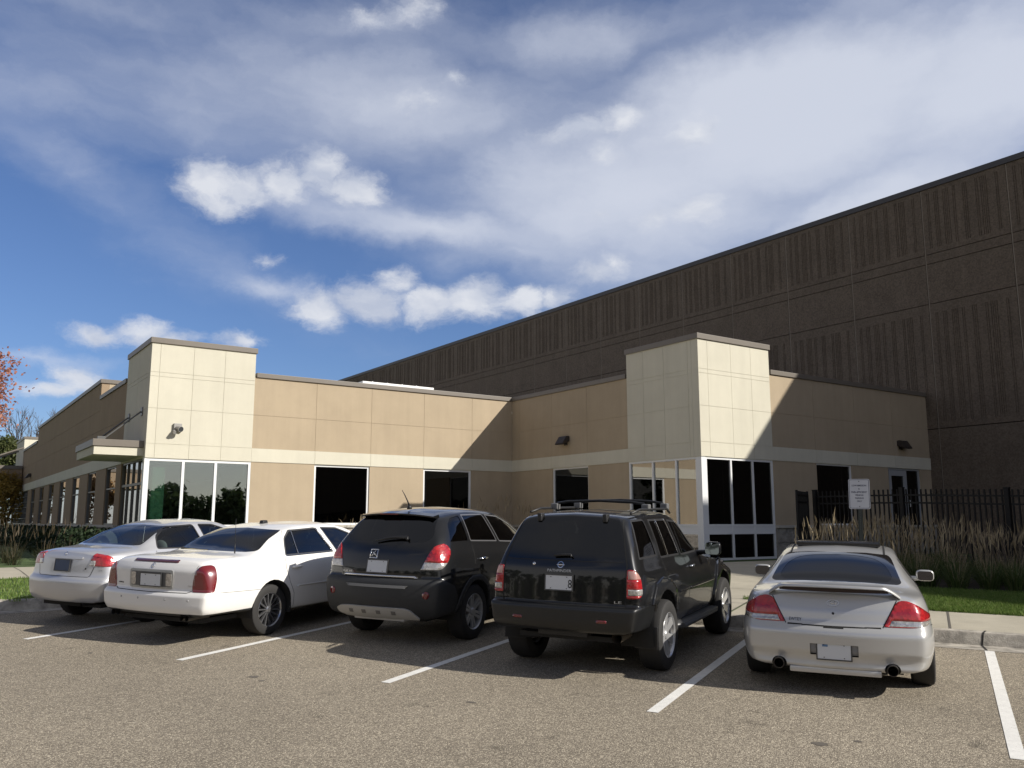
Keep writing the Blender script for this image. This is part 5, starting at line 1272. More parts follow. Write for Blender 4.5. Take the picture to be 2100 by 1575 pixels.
pid = c.region('rear_window', rnd_poly([(-.3,1.083),(.60,1.075),(.70,1.085),(.595,1.30),(.56,1.335),(-.3,1.37)], .03), 'rear', GLT, 'centre', flt)
side_windows(c, [[(1.56,1.0),(1.70,1.24),(1.85,1.335),(2.42,1.352),(2.62,.995)], [(2.70,.99),(2.52,1.352),(2.9,1.335),(3.2,1.24),(3.72,.975)]], mat('satin_trim', (.10,.10,.10), .3, metal=.5), mat('x', (0,0,0)) and glass('car_glass_green', (.13,.19,.17), .5), ins=.020, rad=.04)
c.region('windscreen', rnd_poly([(3.12,-.3),(3.12,.48),(3.88,.62),(3.92,-.3)], .05), 'top', GLT, 'centre', lambda p, n: p.z > 1.0)
lamp(c, rnd_poly([(.665,.652),(.672,.78),(.70,.90),(.735,.955),(.79,.972),(1.0,.972),(1.0,.652)], .03), rnd_poly([(-.5,.645),(.215,.650),(.265,.80),(.285,.955),(.25,.972),(-.5,.985)], .03),
     [('tail_lamp', DRED)], .6)
c.region('rear_bumper', [(-.3,.1),(.95,.1),(.92,.45),(.99,.60),(.5,.625),(-.3,.632)], 'side', WPAINT, 'centre', lambda p, n: p.x < 1.0, only=(0,))
BP = c.n
c.region('lower_valance', [(-.3,.1),(.95,.1),(.95,.395),(-.3,.385)], 'side', CLAD, 'centre', lambda p, n: p.x < 1.0, only=(BP,))
c.region('boot_lid', rnd_poly([(-.3,.642),(.60,.642),(.655,.67),(.70,.90),(.73,1.0),(.71,1.3),(-.3,1.3)], .03), 'rear', WPAINT, 'centre', lambda p, n: p.x < .93, only=(0,))
c.region('door', [(1.55,.985),(1.52,.85),(1.57,.66),(1.66,.5),(1.69,.30),(2.60,.30),(2.63,.985)], 'side', WPAINT, 'side', lambda p, n: p.y > .5, only=(0,))
c.region('door', [(2.65,.985),(2.62,.30),(3.72,.30),(3.80,.95)], 'side', WPAINT, 'side', lambda p, n: p.y > .5, only=(0,))
c.finish(WPAINT, SEAMM, [([(-.66,.66),(-.60,.640),(0,.634),(.60,.640),(.66,.66)], 'rear', .008), ([(.70,.93),(.72,.99)], 'rear', .005), ([(-.70,.93),(-.72,.99)], 'rear', .005), ([(.30,.640),(.99,.615)], 'side', .004),
    ([(1.545,.985),(1.515,.85),(1.565,.66),(1.655,.5),(1.685,.29)], 'side', .005), ([(2.64,.985),(2.61,.29)], 'side', .005), ([(3.73,.30),(3.81,.95)], 'side', .005), ([(1.53,1.0),(1.60,1.2),(1.80,1.36)], 'side', .003)])
bm = c.pad(rnd_poly(rect(-.385, .385, .990, 1.022), .014), 'rear', .006); c.link('high_brake_light', bm, mat('deep_red_strip', (.07,.006,.01), .2, coat=1.))
o1 = rnd_poly(rect(-.375, .375, .675, .905), .04); 
bm = c.pad(o1, 'rear', .012); pf = c.link('plate_frame', bm, mat('frame_silver', (.42,.42,.41), .3, metal=.6), angle=40)
bm = c.pad(rnd_poly(rect(-.35, .35, .70, .875), .03), 'rear', .014); bmesh.ops.translate(bm, verts=bm.verts[:], vec=c.off); obj('frame_recess', bm, mat('recess_grey', (.09,.09,.088), .5), pf)
for y in (.30, -.31):
    bm = c.pad(rnd_poly(rect(y-.042, y+.042, .71, .865), .02), 'rear', .018); bmesh.ops.translate(bm, verts=bm.verts[:], vec=c.off); obj('reversing_lens', bm, CLEARL, pf)
plate(c, -.02, .705, .036, h=.152, w=.36)
for sg in (1, -1):
    for q in ([(1.83,1.0),(1.845,1.0),(1.905,1.335),(1.89,1.335)], [(2.60,1.0),(2.615,1.0),(2.435,1.345),(2.42,1.345)], rect(1.58, 2.6, .992, 1.004)):
        bm = c.pad(q, 'side', .004, sg=sg); c.link('window_trim', bm, CHROME)
badge_ring(c, 0, .948, .030, .036, .006, CHROME, [rect(-.012, .012, .930, .966)])
word(c, 'DEVILLE', .615, .712, .017, .10, RUB); word(c, 'DHS', -.60, .712, .018, .085, MATS['pewter_letters'])
for y in (.47, .15, -.31, -.66):
    bm = c.pad(ellipse(y, .555, .014, .014, 12), 'rear', .002); c.link('parking_sensor', bm, mat('sensor_ring', (.35,.35,.34), .3))
for sg in (1, -1):
    bm = c.pad(rect(1.70, 2.60, .585, .605), 'side', .009, sg=sg); c.link('side_moulding', bm, WPAINT); bm = c.pad(rect(2.66, 3.65, .58, .60), 'side', .009, sg=sg); c.link('side_moulding', bm, WPAINT)
    for dy in (-.045, .045):
        bm = bmesh.new(); tube(bm, (.06, sg*.60+dy, .345), (.4, sg*.60+dy, .345), .034, .034, 18, cap=False); tube(bm, (.06, sg*.60+dy, .345), (.4, sg*.60+dy, .345), .029, .029, 18, cap=False); c.link('exhaust_pipe', bm, MATS['dull_exhaust'])
handle(c, 1.72, .845, WPAINT, .19); handle(c, 2.82, .835, WPAINT, .19)
bm = bmesh.new(); v = bx(bm, 1.98, 2.10, -.035, .035, 1.395, 1.452, bev=.012)
for q in bm.verts: q.co.x += (q.co.z-1.395)*-.3*(1 if q.co.x < 2.04 else -1)*-1
c.link('roof_antenna', bm, RUB, angle=60)
bm = bmesh.new(); path_tube(bm, [(.86, -.60, 1.07), (.86, -.60, 1.20)], [.009, .006], 8); path_tube(bm, [(.86, -.60, 1.20), (.86, -.60, 1.52)], [.0035, .0025], 6); c.link('mast_aerial', bm, RUB)
mirror(c, 3.60, 1.02, 1.0, .2, .13, WPAINT, arm=.12)
for x in (1.25, 4.18):
    for y in (.775, -.775): c.wheel(x, y, .33, .225, .222, (14, .010, .012, 0, .02), mat('dark_chrome_wheel', (.30, .30, .31), .2, metal=.8))
c.well(1.25, .372, .92, .58, .345); c.well(4.18, .372, .92, .58, .345)
under(c, .25, 4.9, .66, .26); tub(c, 1.2, 3.65, .76, .4, .93); seats(c, (1.95, 2.95), .55, .95, SEATD)

# ---- 5: silver sedan at the far left
S = dict(L=4.44, zchk=1.0, zc=[(0,1.03),(.12,1.055),(.45,1.072),(.70,1.085),(.86,1.13),(1.2,1.285),(1.5,1.375),(1.85,1.42),(2.3,1.415),(2.65,1.33),(3.1,1.10),(3.3,1.0),(3.9,.90),(4.44,.75)], crown=[(0,.045),(.7,.035),(2,.05),(4.44,.07)],
    wre=[(0,.63),(.6,.67),(.8,.65),(1.2,.585),(1.6,.545),(2.3,.545),(3.2,.63),(3.6,.65),(4.44,.5)], zb=[(0,.985),(.8,1.0),(1.5,.98),(2.5,.94),(3.2,.90),(3.7,.84),(4.44,.66)], wb=[(0,.755),(.8,.785),(2.5,.77),(4.44,.6)],
    wm=[(0,.85),(.9,.86),(3.5,.855),(4.44,.82)], zm=.58, zr=[(0,.335),(.5,.33),(1.5,.23),(4.44,.23)],
    rear=[(.30,.10),(.35,.04),(.46,.005),(.52,.0),(.62,.0),(.66,.025),(.69,.055),(.72,.06),(.92,.09),(1.02,.14),(1.07,.2)], front=[(.25,.1),(.5,.0),(.7,.06),(.9,.25)], bow=.14, rc=.36, ra=.11, th=.02, rt=.15)
c = Car('parked_car', S, 'small silver four-door sedan with red wedge tail lamps, leftmost in the row', 'car', (-11.25, 8.29, 0), 'cars parked nose to the kerb')
arch(c, .93, .32, .335); arch(c, 3.55, .32, .335)
flt = lambda p, n: .5 < p.x < 1.8 and n.z > .12
pid = c.region('rear_window_surround', rnd_poly([(-.3,1.088),(.55,1.078),(.635,1.085),(.535,1.30),(.50,1.335),(-.3,1.362)], .03), 'rear', MATS['ceramic_black_glass'], 'centre', flt)
c.region('rear_window', rnd_poly([(-.5,1.098),(.56,1.090),(.605,1.10),(.515,1.285),(.48,1.318),(-.5,1.345)], .03), 'rear', GLC, 'centre', flt, only=(pid,), parent=pid, off=.002)
side_windows(c, [[(1.02,1.02),(1.10,1.20),(1.35,1.335),(1.85,1.355),(1.98,.99)], [(2.06,.985),(1.94,1.355),(2.25,1.345),(2.6,1.24),(3.02,.95)]], RUB, GLC, ins=.020, rad=.05)
c.region('windscreen', rnd_poly([(2.50,-.3),(2.50,.44),(3.2,.56),(3.24,-.3)], .05), 'top', GLC, 'centre', lambda p, n: p.z > .98)
lamp(c, rnd_poly([(.485,.835),(.525,1.02),(.55,1.038),(.66,1.035),(.78,.99),(1.0,.93),(1.0,.825),(.6,.83)], .025), rnd_poly([(-.5,.82),(.36,.825),(.38,.84),(.30,.93),(.19,1.01),(.1,1.045),(-.5,1.06)], .02),
     [('tail_lamp', RED), ('reversing_lens', CLEARL, 'rear', rnd_poly(rect(.40, .585, .82, .905), .01))], .6)
c.region('rear_bumper', [(-.3,.1),(.62,.1),(.60,.5),(.66,.60),(.4,.675),(-.3,.675)], 'side', SILV, 'centre', lambda p, n: p.x < .7, only=(0,))
c.region('boot_lid', rnd_poly([(-.3,.685),(.50,.685),(.535,.70),(.60,.83),(.60,1.2),(-.3,1.2)], .02), 'rear', SILV, 'centre', lambda p, n: p.x < .72, only=(0,))
c.finish(SILV, SEAMM, [([(-.53,.70),(-.50,.682),(.50,.682),(.53,.70),(.575,.82)], 'rear', .007), ([(-.53,.70),(-.575,.82)], 'rear', .007), ([(1.0,1.0),(1.02,.7),(1.25,.45),(1.3,.28)], 'side', .005), ([(2.0,.98),(2.0,.28)], 'side', .005), ([(3.05,.92),(3.0,.28)], 'side', .005)])
bm = c.pad(rnd_poly([(-.36,.918),(.36,.918),(.37,.945),(-.37,.945)], .008), 'rear', .022); c.link('boot_garnish', bm, SILV, angle=40)
plate(c, 0, .755, .055, tilt=.12, m=PBLUE)
badge_ring(c, 0, .985, .032, .027, .006, CHROME, [[(.016,1.003),(.010,1.003),(.013,.968),(.019,.968)], [(-.010,1.003),(-.016,1.003),(-.019,.968),(-.013,.968)], rect(-.014, .014, .984, .989)])
word(c, 'LX', -.665, .772, .020, .055, MATS['pewter_letters'])
bm = c.pad(ellipse(-.44, .795, .013, .013, 12), 'rear', .004); c.link('lock', bm, RUB)
bm = bmesh.new(); tube(bm, (.06, -.45, .31), (.35, -.45, .31), .024, .024, 16, cap=False); c.link('exhaust_pipe', bm, MATS['dull_exhaust'])
mirror(c, 2.92, .92, .98, .18, .13, SILV, arm=.1)
handle(c, 1.15, .87, SILV, .17); handle(c, 2.18, .86, SILV, .17)
for x in (.93, 3.55):
    for y in (.735, -.735): c.wheel(x, y, .30, .195, .19, (8, .02, .02, 0, .02), ALLOY)
c.well(.93, .335, .83, .52, .32); c.well(3.55, .335, .83, .52, .32)
under(c, .25, 4.1, .6, .25); tub(c, 1.0, 3.0, .70, .35, .95); seats(c, (1.55, 2.3), .5, .93, SEATG, ys=(.36, -.36))
# ------------------------------------------------------------------ fence, gate, sign
def gz(x, y): return ground(x, y)
FX = 19.47
fence = empty('metal_fence', (FX, 14.4, .4), 0, 'black steel picket fence behind the tall tan ornamental grass', 'fence')
def fp(name, bm, m=BLACK, par=None, o_=None):
    o_ = o_ or fence; bmesh.ops.translate(bm, verts=bm.verts[:], vec=-Vector(o_.location)); return obj(name, bm, m, par or o_)
ys = [14.40-2.44*k for k in range(7)]
for k, y in enumerate(ys):
    z = gz(FX, y); bm = bmesh.new(); bx(bm, FX-.05, FX+.05, y-.05, y+.05, z-.1, z+1.84, bev=.004); bx(bm, FX-.058, FX+.058, y-.058, y+.058, z+1.841, z+1.865, bev=.005); fp('post', bm)
for a, b in zip(ys, ys[1:]):
    za, zb_ = gz(FX, a), gz(FX, b)
    for dz in (1.68, 1.50, .16):
        bm = bmesh.new(); v = bx(bm, FX-.018, FX+.018, b+.051, a-.051, -.02, .02)
        for q in v: q.co.z += dz+(zb_ if q.co.y < (a+b)/2 else za)
        fp('rail', bm)
    n = 19
    for k in range(n):
        y = a-.051-(a-b-.102)*(k+.5)/n; z = gz(FX, y)-(gz(FX, y)-(za+(zb_-za)*(a-y)/(a-b))); bm = bmesh.new(); bx(bm, FX-.015, FX+.015, y-.015, y+.015, z+.06, z+1.82); fp('picket', bm)
# open gate leaf, standing nearly edge-on
g0 = Vector((FX-.02, 14.62)); dd_ = pix_dir(1636, 1060); dh = Vector((dd_.x, dd_.y)).normalized(); g1 = dh*(g0.length-1.15)
gate = empty('fence_gate', (g0.x, g0.y, .4), math.atan2(g1.y-g0.y, g1.x-g0.x), 'black steel gate leaf standing open at the near end of the picket fence', 'gate'); gl_ = (g1-g0).length
bm = bmesh.new()
for x in (.03, gl_): bx(bm, x-.028, x+.028, -.028, .028, .05, 1.92, bev=.003)
for z in (.22, 1.0, 1.62, 1.80): bx(bm, .058, gl_-.028, -.016, .016, z-.02, z+.02)
obj('frame', bm, BLACK, gate)
for k in range(9):
    x = .058+(gl_-.086)*(k+.5)/9; bm = bmesh.new(); bx(bm, x-.016, x+.016, -.0115, .0115, .2405, 1.90); obj('picket', bm, BLACK, gate)
bm = bmesh.new(); bx(bm, gl_-.16, gl_+.10, .017, .05, 1.02, 1.075, bev=.004); obj('latch', bm, BLACK, gate)

sg_dir = pix_dir(1757, 1013); k = 14.35/(sg_dir.x*DV.x+sg_dir.y*DV.y); sx, sy, sz = sg_dir.x*k, sg_dir.y*k, 1.5+sg_dir.z*k
sgn = empty('parking_sign', (sx, sy, gz(sx, sy)), 0, 'small white parking sign with dark lettering on a perforated post behind the coupe', 'sign')
sgn.rotation_euler = (0, R(1.2), math.atan2(-DV.x, DV.y)+0)   # local -y looks back at the car park
zt = sz-gz(sx, sy); W2, H2 = .1525, .2285
def rr(w, h, r, n=5):
    return rnd_poly([(-w, -h), (w, -h), (w, h), (-w, h)], r, n)
def slab(poly, y0, y1, zc, m, par, name):
    bm = bmesh.new(); a = [bm.verts.new((p[0], y0, zc+p[1])) for p in poly]; b = [bm.verts.new((p[0], y1, zc+p[1])) for p in poly]
    bm.faces.new(a); bm.faces.new(b[::-1])
    for i in range(len(a)): bm.faces.new((a[i], b[i], b[(i+1) % len(a)], a[(i+1) % len(a)]))
    bmesh.ops.recalc_face_normals(bm, faces=bm.faces[:]); return obj(name, bm, m, par)
pn = slab(rr(W2, H2, .03), -.004, 0, zt, mat('sign_white', (.50, .51, .54), .45), sgn, 'sign_panel')
NAVY = mat('sign_navy', (.02, .025, .06), .5)
def ring2(w, h, r, t, y, m):
    bm = bmesh.new(); a = rr(w, h, r); b = rr(w-t, h-t, r-t*.8)
    A = [bm.verts.new((p[0], y, zt+p[1])) for p in a]; B = [bm.verts.new((p[0], y, zt+p[1])) for p in b]
    for i in range(len(A)): bm.faces.new((A[i], B[i], B[(i+1) % len(A)], A[(i+1) % len(A)]))
    bmesh.ops.recalc_face_normals(bm, faces=bm.faces[:]); return bm
obj('sign_border', ring2(W2-.010, H2-.010, .024, .006, -.0052, NAVY), NAVY, pn)
for i, (t_, z_, h_, w_) in enumerate((('LOW-EMISSION', .128, .026, .205), ('&', .078, .024, .022), ('FUEL-EFFICIENT', .028, .026, .222), ('VEHICLE', -.018, .024, .118), ('PARKING', -.064, .024, .122), ('ONLY', -.110, .024, .072))):
    cu_ = bpy.data.curves.new('t', 'FONT'); cu_.body = t_; cu_.offset = .022; cu_.resolution_u = 3; to = bpy.data.objects.new('t', cu_); me = bpy.data.meshes.new_from_object(to)
    t = bmesh.new(); t.from_mesh(me); bpy.data.objects.remove(to); bpy.data.curves.remove(cu_); bpy.data.meshes.remove(me)
    X_ = [v.co.x for v in t.verts]; Y_ = [v.co.y for v in t.verts]
    for v in t.verts:
        u = (v.co.x-min(X_))/(max(X_)-min(X_)); w = (v.co.y-min(Y_))/(max(Y_)-min(Y_)); v.co = Vector((-w_/2+u*w_, -.0056, zt+z_-h_/2+w*h_))
    obj('lettering', t, NAVY, pn)
bm = bmesh.new()
for z_ in (.19, -.19): tube(bm, (0, -.012, zt+z_), (0, -.004, zt+z_), .007, .007, 10)
obj('bolt', bm, RUB, pn)
bm = bmesh.new(); bx(bm, -.03, .03, .002, .006, -.2, zt+.22); bx(bm, -.03, -.024, .006, .03, -.2, zt+.22); bx(bm, .024, .03, .006, .03, -.2, zt+.22)
PG = mat('green_black_post', (.018, .024, .02), .5)
po = obj('post', bm, PG, sgn)
bm = bmesh.new()
for k in range(60):
    z_ = .1+k*.0254
    if z_ < zt-.24: bx(bm, -.005, .005, .0005, .0019, z_-.005, z_+.005)
obj('post_hole', bm, mat('hole_shade', (.12,.12,.11), .9), po)['kind'] = 'stuff'

# ------------------------------------------------------------------ vegetation
def veg_mat(name, cols, rough=.6, trans=.25, scale=1.3):
    m = bpy.data.materials.new(name); m.use_nodes = True; t = m.node_tree; b = t.nodes['Principled BSDF']
    at = t.nodes.new('ShaderNodeAttribute'); at.attribute_name = 'leaf'; rp = t.nodes.new('ShaderNodeValToRGB'); t.links.new(at.outputs['Fac'], rp.inputs[0])
    e = rp.color_ramp.elements; e[0].color = (*cols[0], 1); e[1].color = (*cols[-1], 1)
    for i, c_ in enumerate(cols[1:-1]): q = e.new((i+1)/(len(cols)-1)); q.color = (*c_, 1)
    t.links.new(rp.outputs[0], b.inputs['Base Color']); b.inputs['Roughness'].default_value = rough; b.inputs['Specular IOR Level'].default_value = .3
    tr = t.nodes.new('ShaderNodeBsdfTranslucent'); t.links.new(rp.outputs[0], tr.inputs[0]); mx = t.nodes.new('ShaderNodeMixShader'); mx.inputs[0].default_value = trans
    o = t.nodes['Material Output']; t.links.new(b.outputs[0], mx.inputs[1]); t.links.new(tr.outputs[0], mx.inputs[2]); t.links.new(mx.outputs[0], o.inputs[0]); MATS[name] = m; return m
class Leafy:
    def __init__(s): s.v = []; s.f = []; s.c = []; s.m = []
    def ribbon(s, p, d, L_, w, bend, rnd, n=4, col=None, mi=0, wprof=None):
        """a blade: starts at p going along d, bending over towards the ground"""
        col = rnd.random() if col is None else col
        side = Vector((-d.y, d.x, 0)); side = side.normalized() if side.length > 1e-4 else Vector((1, 0, 0))
        side = (Matrix.Rotation(rnd.uniform(-.9, .9), 3, 'Z') @ side)
        q = p.copy(); dd = d.normalized(); i0 = len(s.v)
        for k in range(n+1):
            ww = w*(wprof[k] if wprof else (1-(k/n)**2*.85)); s.v.append(q-side*ww*.5); s.v.append(q+side*ww*.5)
            q = q+dd*(L_/n); dd = (dd+Vector((d.x, d.y, 0))*bend/n+Vector((0, 0, -bend*.55/n*(k+1)))).normalized()
        for k in range(n): s.f.append((i0+2*k, i0+2*k+1, i0+2*k+3, i0+2*k+2)); s.c.append(col); s.m.append(mi)
        return q
    def leaf(s, p, size, rnd, col, flat=0.):
        a = Vector((rnd.gauss(0, 1), rnd.gauss(0, 1), rnd.gauss(0, 1)*(1-flat))).normalized(); b = a.cross(Vector((rnd.gauss(0, 1), rnd.gauss(0, 1), rnd.gauss(0, 1)))).normalized()
        i = len(s.v); s.v += [p-a*size*.5, p+b*size*.32, p+a*size*.5, p-b*size*.32]; s.f.append((i, i+1, i+2, i+3)); s.c.append(col); s.m.append(0)
    def build(s, name, mats, parent=None, loc=None):
        me = bpy.data.meshes.new(name); o_ = Vector(loc) if loc is not None else Vector((0, 0, 0))
        me.from_pydata([tuple(v-o_) for v in s.v], [], s.f)
        for m in (mats if isinstance(mats, (list, tuple)) else [mats]): me.materials.append(m)
        at = me.attributes.new('leaf', 'FLOAT', 'FACE'); at.data.foreach_set('value', s.c); me.polygons.foreach_set('material_index', s.m)
        o = bpy.data.objects.new(name, me); C.objects.link(o)
        if parent: o.parent = parent
        return o
GREENB = veg_mat('reed_green', [(.040, .07, .018), (.07, .105, .028), (.11, .12, .045)], trans=.3)
TANB = veg_mat('reed_tan', [(.20, .155, .09), (.32, .25, .15), (.44, .36, .23)], trans=.25)
def reed_clump(lf, x, y, z, rnd, h=1.25, n1=60, n2=34, spread=.17):
    for k in range(n1):
        a = rnd.uniform(0, 2*math.pi); r = rnd.uniform(.0, spread); p = Vector((x+math.cos(a)*r, y+math.sin(a)*r, z)); a2 = a+rnd.uniform(-.6, .6); t = rnd.uniform(.12, .5)
        lf.ribbon(p, Vector((math.cos(a2)*t, math.sin(a2)*t, 1)), h*rnd.uniform(.5, .85), rnd.uniform(.009, .017), rnd.uniform(.5, 1.7), rnd, n=5, mi=0)
    for k in range(n2):
        a = rnd.uniform(0, 2*math.pi); r = rnd.uniform(.0, spread*.8); p = Vector((x+math.cos(a)*r, y+math.sin(a)*r, z)); t = rnd.uniform(.02, .42); hh = h*rnd.uniform(.72, 1.0)
        d = Vector((math.cos(a)*t+.06, math.sin(a)*t-.05, 1)); c_ = rnd.random()
        q = lf.ribbon(p, d, hh, .005, rnd.uniform(.0, .25), rnd, n=3, col=c_, mi=1, wprof=[1, 1, 1, 1])
        lf.ribbon(q, (d+Vector((rnd.uniform(-.25, .25), rnd.uniform(-.25, .25), 0))), rnd.uniform(.16, .30), .020, rnd.uniform(0, .5), rnd, n=4, col=c_, mi=1, wprof=[.3, 1, .9, .6, .1])
        if rnd.random() < .5: lf.ribbon(p+Vector((0, 0, hh*.3)), Vector((math.cos(a)*.5, math.sin(a)*.5, 1)), hh*.5, .007, 1.2, rnd, n=4, col=c_, mi=1)
rnd = random.Random(11); lf = Leafy(); nb = 0
s_ = -2.6
while s_ < 8.0:
    t_ = 18.15
    while True:
        x, y = st(s_+rnd.uniform(-.16, .16), t_+rnd.uniform(-.14, .14))
        if x > FX-.22 or t_ > 22.5: break
        reed_clump(lf, x, y, gz(x, y), rnd, h=rnd.uniform(.62, .90)*(1.0 if t_ > 18.5 else .90), n1=135 if t_ < 19.6 else 50, n2=15 if t_ > 18.6 else 9); nb += 1
        t_ += .62
    s_ += .52
lf.build('ornamental_grass', [GREENB, TANB])['kind'] = 'stuff'
lf = Leafy()
for (x, y) in ((.9, 24.2), (1.5, 24.0), (2.1, 24.4), (2.7, 24.1), (3.3, 24.3), (.3, 24.6), (-.4, 24.3), (1.2, 25.2), (2.0, 25.6), (2.9, 25.3), (.4, 25.8), (-1.0, 25.2), (1.4, 27.0), (2.4, 27.6), (.2, 27.4), (2.0, 29.5), (1.0, 31.5)):
    reed_clump(lf, x, y, gz(x, y), rnd, h=rnd.uniform(.55, .85), n1=70, n2=14)
o = lf.build('ornamental_grass', [veg_mat('reed_dark', [(.028, .034, .014), (.05, .05, .02)], trans=.2), veg_mat('reed_brown', [(.06, .045, .027), (.11, .085, .05)], trans=.2)]); o['kind'] = 'stuff'
lf = Leafy()
for (x, y, h) in ((11.2, 24.6, .9), (12.6, 24.5, 1.0), (15.4, 24.6, 1.25), (16.1, 24.3, 1.35), (16.7, 24.7, 1.4), (16.9, 23.9, 1.2), (14.6, 24.6, 1.0), (16.6, 22.6, 1.0), (16.7, 21.3, .9)):
    reed_clump(lf, x, y, gz(x, y), rnd, h=h, n1=40, n2=22)
lf.build('ornamental_grass', [GREENB, TANB])['kind'] = 'stuff'
# hedge along the left wing
lf = Leafy()
for k in range(15000):
    y = 25.8+26*rnd.random()**1.3; x = 4.1+rnd.uniform(-.75, .75); z = rnd.uniform(.45, 1.36+.10*noise.noise(Vector((x*1.5, y*.8, 0))))
    if abs(x-4.1) > .75-.35*max(0, z-1.0): continue
    lf.leaf(Vector((x, y, z)), rnd.uniform(.07, .13), rnd, rnd.random())
o = lf.build('hedge', veg_mat('hedge_leaf', [(.010, .020, .008), (.020, .036, .014), (.03, .05, .02)], trans=.15)); tag(o, 'low dark evergreen hedge running along the foot of the left wing', 'hedge')
# lawn blades where the lawn is seen from near
GRS = veg_mat('lawn_blades', [(.10, .17, .035), (.16, .25, .05), (.23, .27, .09)], trans=.35)
lf = Leafy()
def blades(n, sr, tr, hmax=.07):
    for _ in range(n):
        x, y = st(rnd.uniform(*sr), rnd.uniform(*tr)); z = gz(x, y); a = rnd.uniform(0, 6.283); t = rnd.uniform(.1, .7)
        p = Vector((x, y, z)); d = Vector((math.cos(a)*t, math.sin(a)*t, 1)).normalized(); L_ = rnd.uniform(.03, hmax); sd = Vector((-math.sin(a), math.cos(a), 0))*rnd.uniform(.003, .006)
        i = len(lf.v); lf.v += [p-sd, p+sd, p+d*L_*.6+sd*.7, p+d*L_+Vector((d.x, d.y, -.1))*L_*.3, p+d*L_*.6-sd*.7]; lf.f.append((i, i+1, i+2, i+3, i+4)); lf.c.append(rnd.random()); lf.m.append(0)
blades(60000, (-2.96, 4.5), (14.72, 17.95)); blades(2500, (-3.1, 1.2), (14.66, 14.80), .09)
for _ in range(30000):
    x = rnd.uniform(-4.5, 4.0); y = rnd.uniform(14.6, 19.8); s__ = x*PV.x+y*PV.y; t__ = x*DV.x+y*DV.y
    if s__ > SL-.2 or (t__ < 8.95): continue
    z = gz(x, y); a = rnd.uniform(0, 6.283); p = Vector((x, y, z)); L_ = rnd.uniform(.03, .07); sd = Vector((-math.sin(a), math.cos(a), 0))*.006; d = Vector((math.cos(a)*.4, math.sin(a)*.4, 1)).normalized()
    i = len(lf.v); lf.v += [p-sd, p+sd, p+d*L_*.6+sd*.7, p+d*L_, p+d*L_*.6-sd*.7]; lf.f.append((i, i+1, i+2, i+3, i+4)); lf.c.append(rnd.random()); lf.m.append(0)
lf.build('lawn_grass', GRS)['kind'] = 'stuff'

# ------------------------------------------------------------------ trees
BARK = mat('bark', (.09, .07, .055), .95, bump=(14, .03, 5), var=(6, .25))
def branches(bm, p, d, L_, r, depth, rnd, tips, spread=.55, up=.12, minr=.006):
    q = p+d*L_; mid = p.lerp(q, .5)+Vector((rnd.uniform(-1, 1), rnd.uniform(-1, 1), 0))*L_*.05
    path_tube(bm, [p, mid, q], [r, r*.85, r*.68], 6 if r > .03 else 4)
    if depth == 0: tips.append(q); return
    if depth <= 2: tips.append(q)
    for k in range(rnd.choice((2, 3, 3))):
        a = rnd.uniform(0, 2*math.pi); s_ = d.orthogonal().normalized(); s_ = Matrix.Rotation(a, 3, d) @ s_
        nd_ = (d+s_*rnd.uniform(.45, 1.)*spread*1.3+Vector((0, 0, up))).normalized()
        branches(bm, q if k else mid.lerp(q, .6), nd_, L_*rnd.uniform(.62, .82), max(r*.6, minr), depth-1, rnd, tips, spread, up, minr)
def tree(name, label, loc, h, rt_, crown_r, leaf_m, nleaf, lsize, seed, depth=4, group=None, cz=.62, flat=1.0, trunk_frac=.3):
    rnd = random.Random(seed); e = empty(name, loc, 0, label, 'tree', group)
    bm = bmesh.new(); tips = []
    branches(bm, Vector((0, 0, -.2)), Vector((rnd.uniform(-.04, .04), rnd.uniform(-.04, .04), 1)).normalized(), h*trunk_frac, rt_, depth, rnd, tips)
    zs_ = max(t.z for t in tips); k = (h*.97)/zs_
    for v in bm.verts: v.co.z *= k if v.co.z > 0 else 1
    tips = [Vector((t.x, t.y, t.z*k)) for t in tips]
    obj('trunk', bm, BARK, e, True)
    if leaf_m:
        lf = Leafy()
        cl_ = []
        for t in tips:
            cl_.append((t, crown_r*rnd.uniform(.16, .30)))
        for k in range(int(len(tips)*.6)):
            a = rnd.uniform(0, 6.283); rr_ = crown_r*rnd.uniform(.3, .95); u = rnd.uniform(-1, 1)
            cl_.append((Vector((math.cos(a)*rr_*math.sqrt(1-u*u), math.sin(a)*rr_*math.sqrt(1-u*u), h*cz+u*h*.36*flat)), crown_r*rnd.uniform(.14, .28)))
        per = max(1, int(nleaf/len(cl_)))
        for (c_, r_) in cl_:
            tone = rnd.uniform(0, .5)
            for _ in range(per):
                v = Vector((rnd.gauss(0, .5), rnd.gauss(0, .5), rnd.gauss(0, .42))); lf.leaf(c_+v*r_*.95, lsize*rnd.uniform(.6, 1.3), rnd, min(1, tone+rnd.random()*.5))
        lf.build('crown', leaf_m, e)
    return e
def at_px(u, dist): d = pix_dir(u, 1072); d = Vector((d.x, d.y)).normalized()*dist; return (d.x, d.y, gz(d.x, d.y))
PINKL = veg_mat('pink_autumn_leaf', [(.30, .12, .09), (.45, .21, .15), (.50, .28, .20)], trans=.35)
YEL = veg_mat('yellow_autumn_leaf', [(.22, .14, .03), (.34, .22, .05), (.20, .17, .05)], trans=.35)
OLV = veg_mat('olive_leaf', [(.045, .06, .018), (.08, .095, .03), (.12, .12, .045)], trans=.3)
DKG = veg_mat('dark_leaf', [(.03, .05, .018), (.055, .08, .03), (.08, .10, .036)], trans=.25)
tree('maple_tree', 'tree with pinkish orange autumn leaves reaching in at the left edge', at_px(-172, 24), 4.75, .10, 1.65, PINKL, 36000, .085, 5, depth=4, cz=.80, flat=.4, trunk_frac=.42)
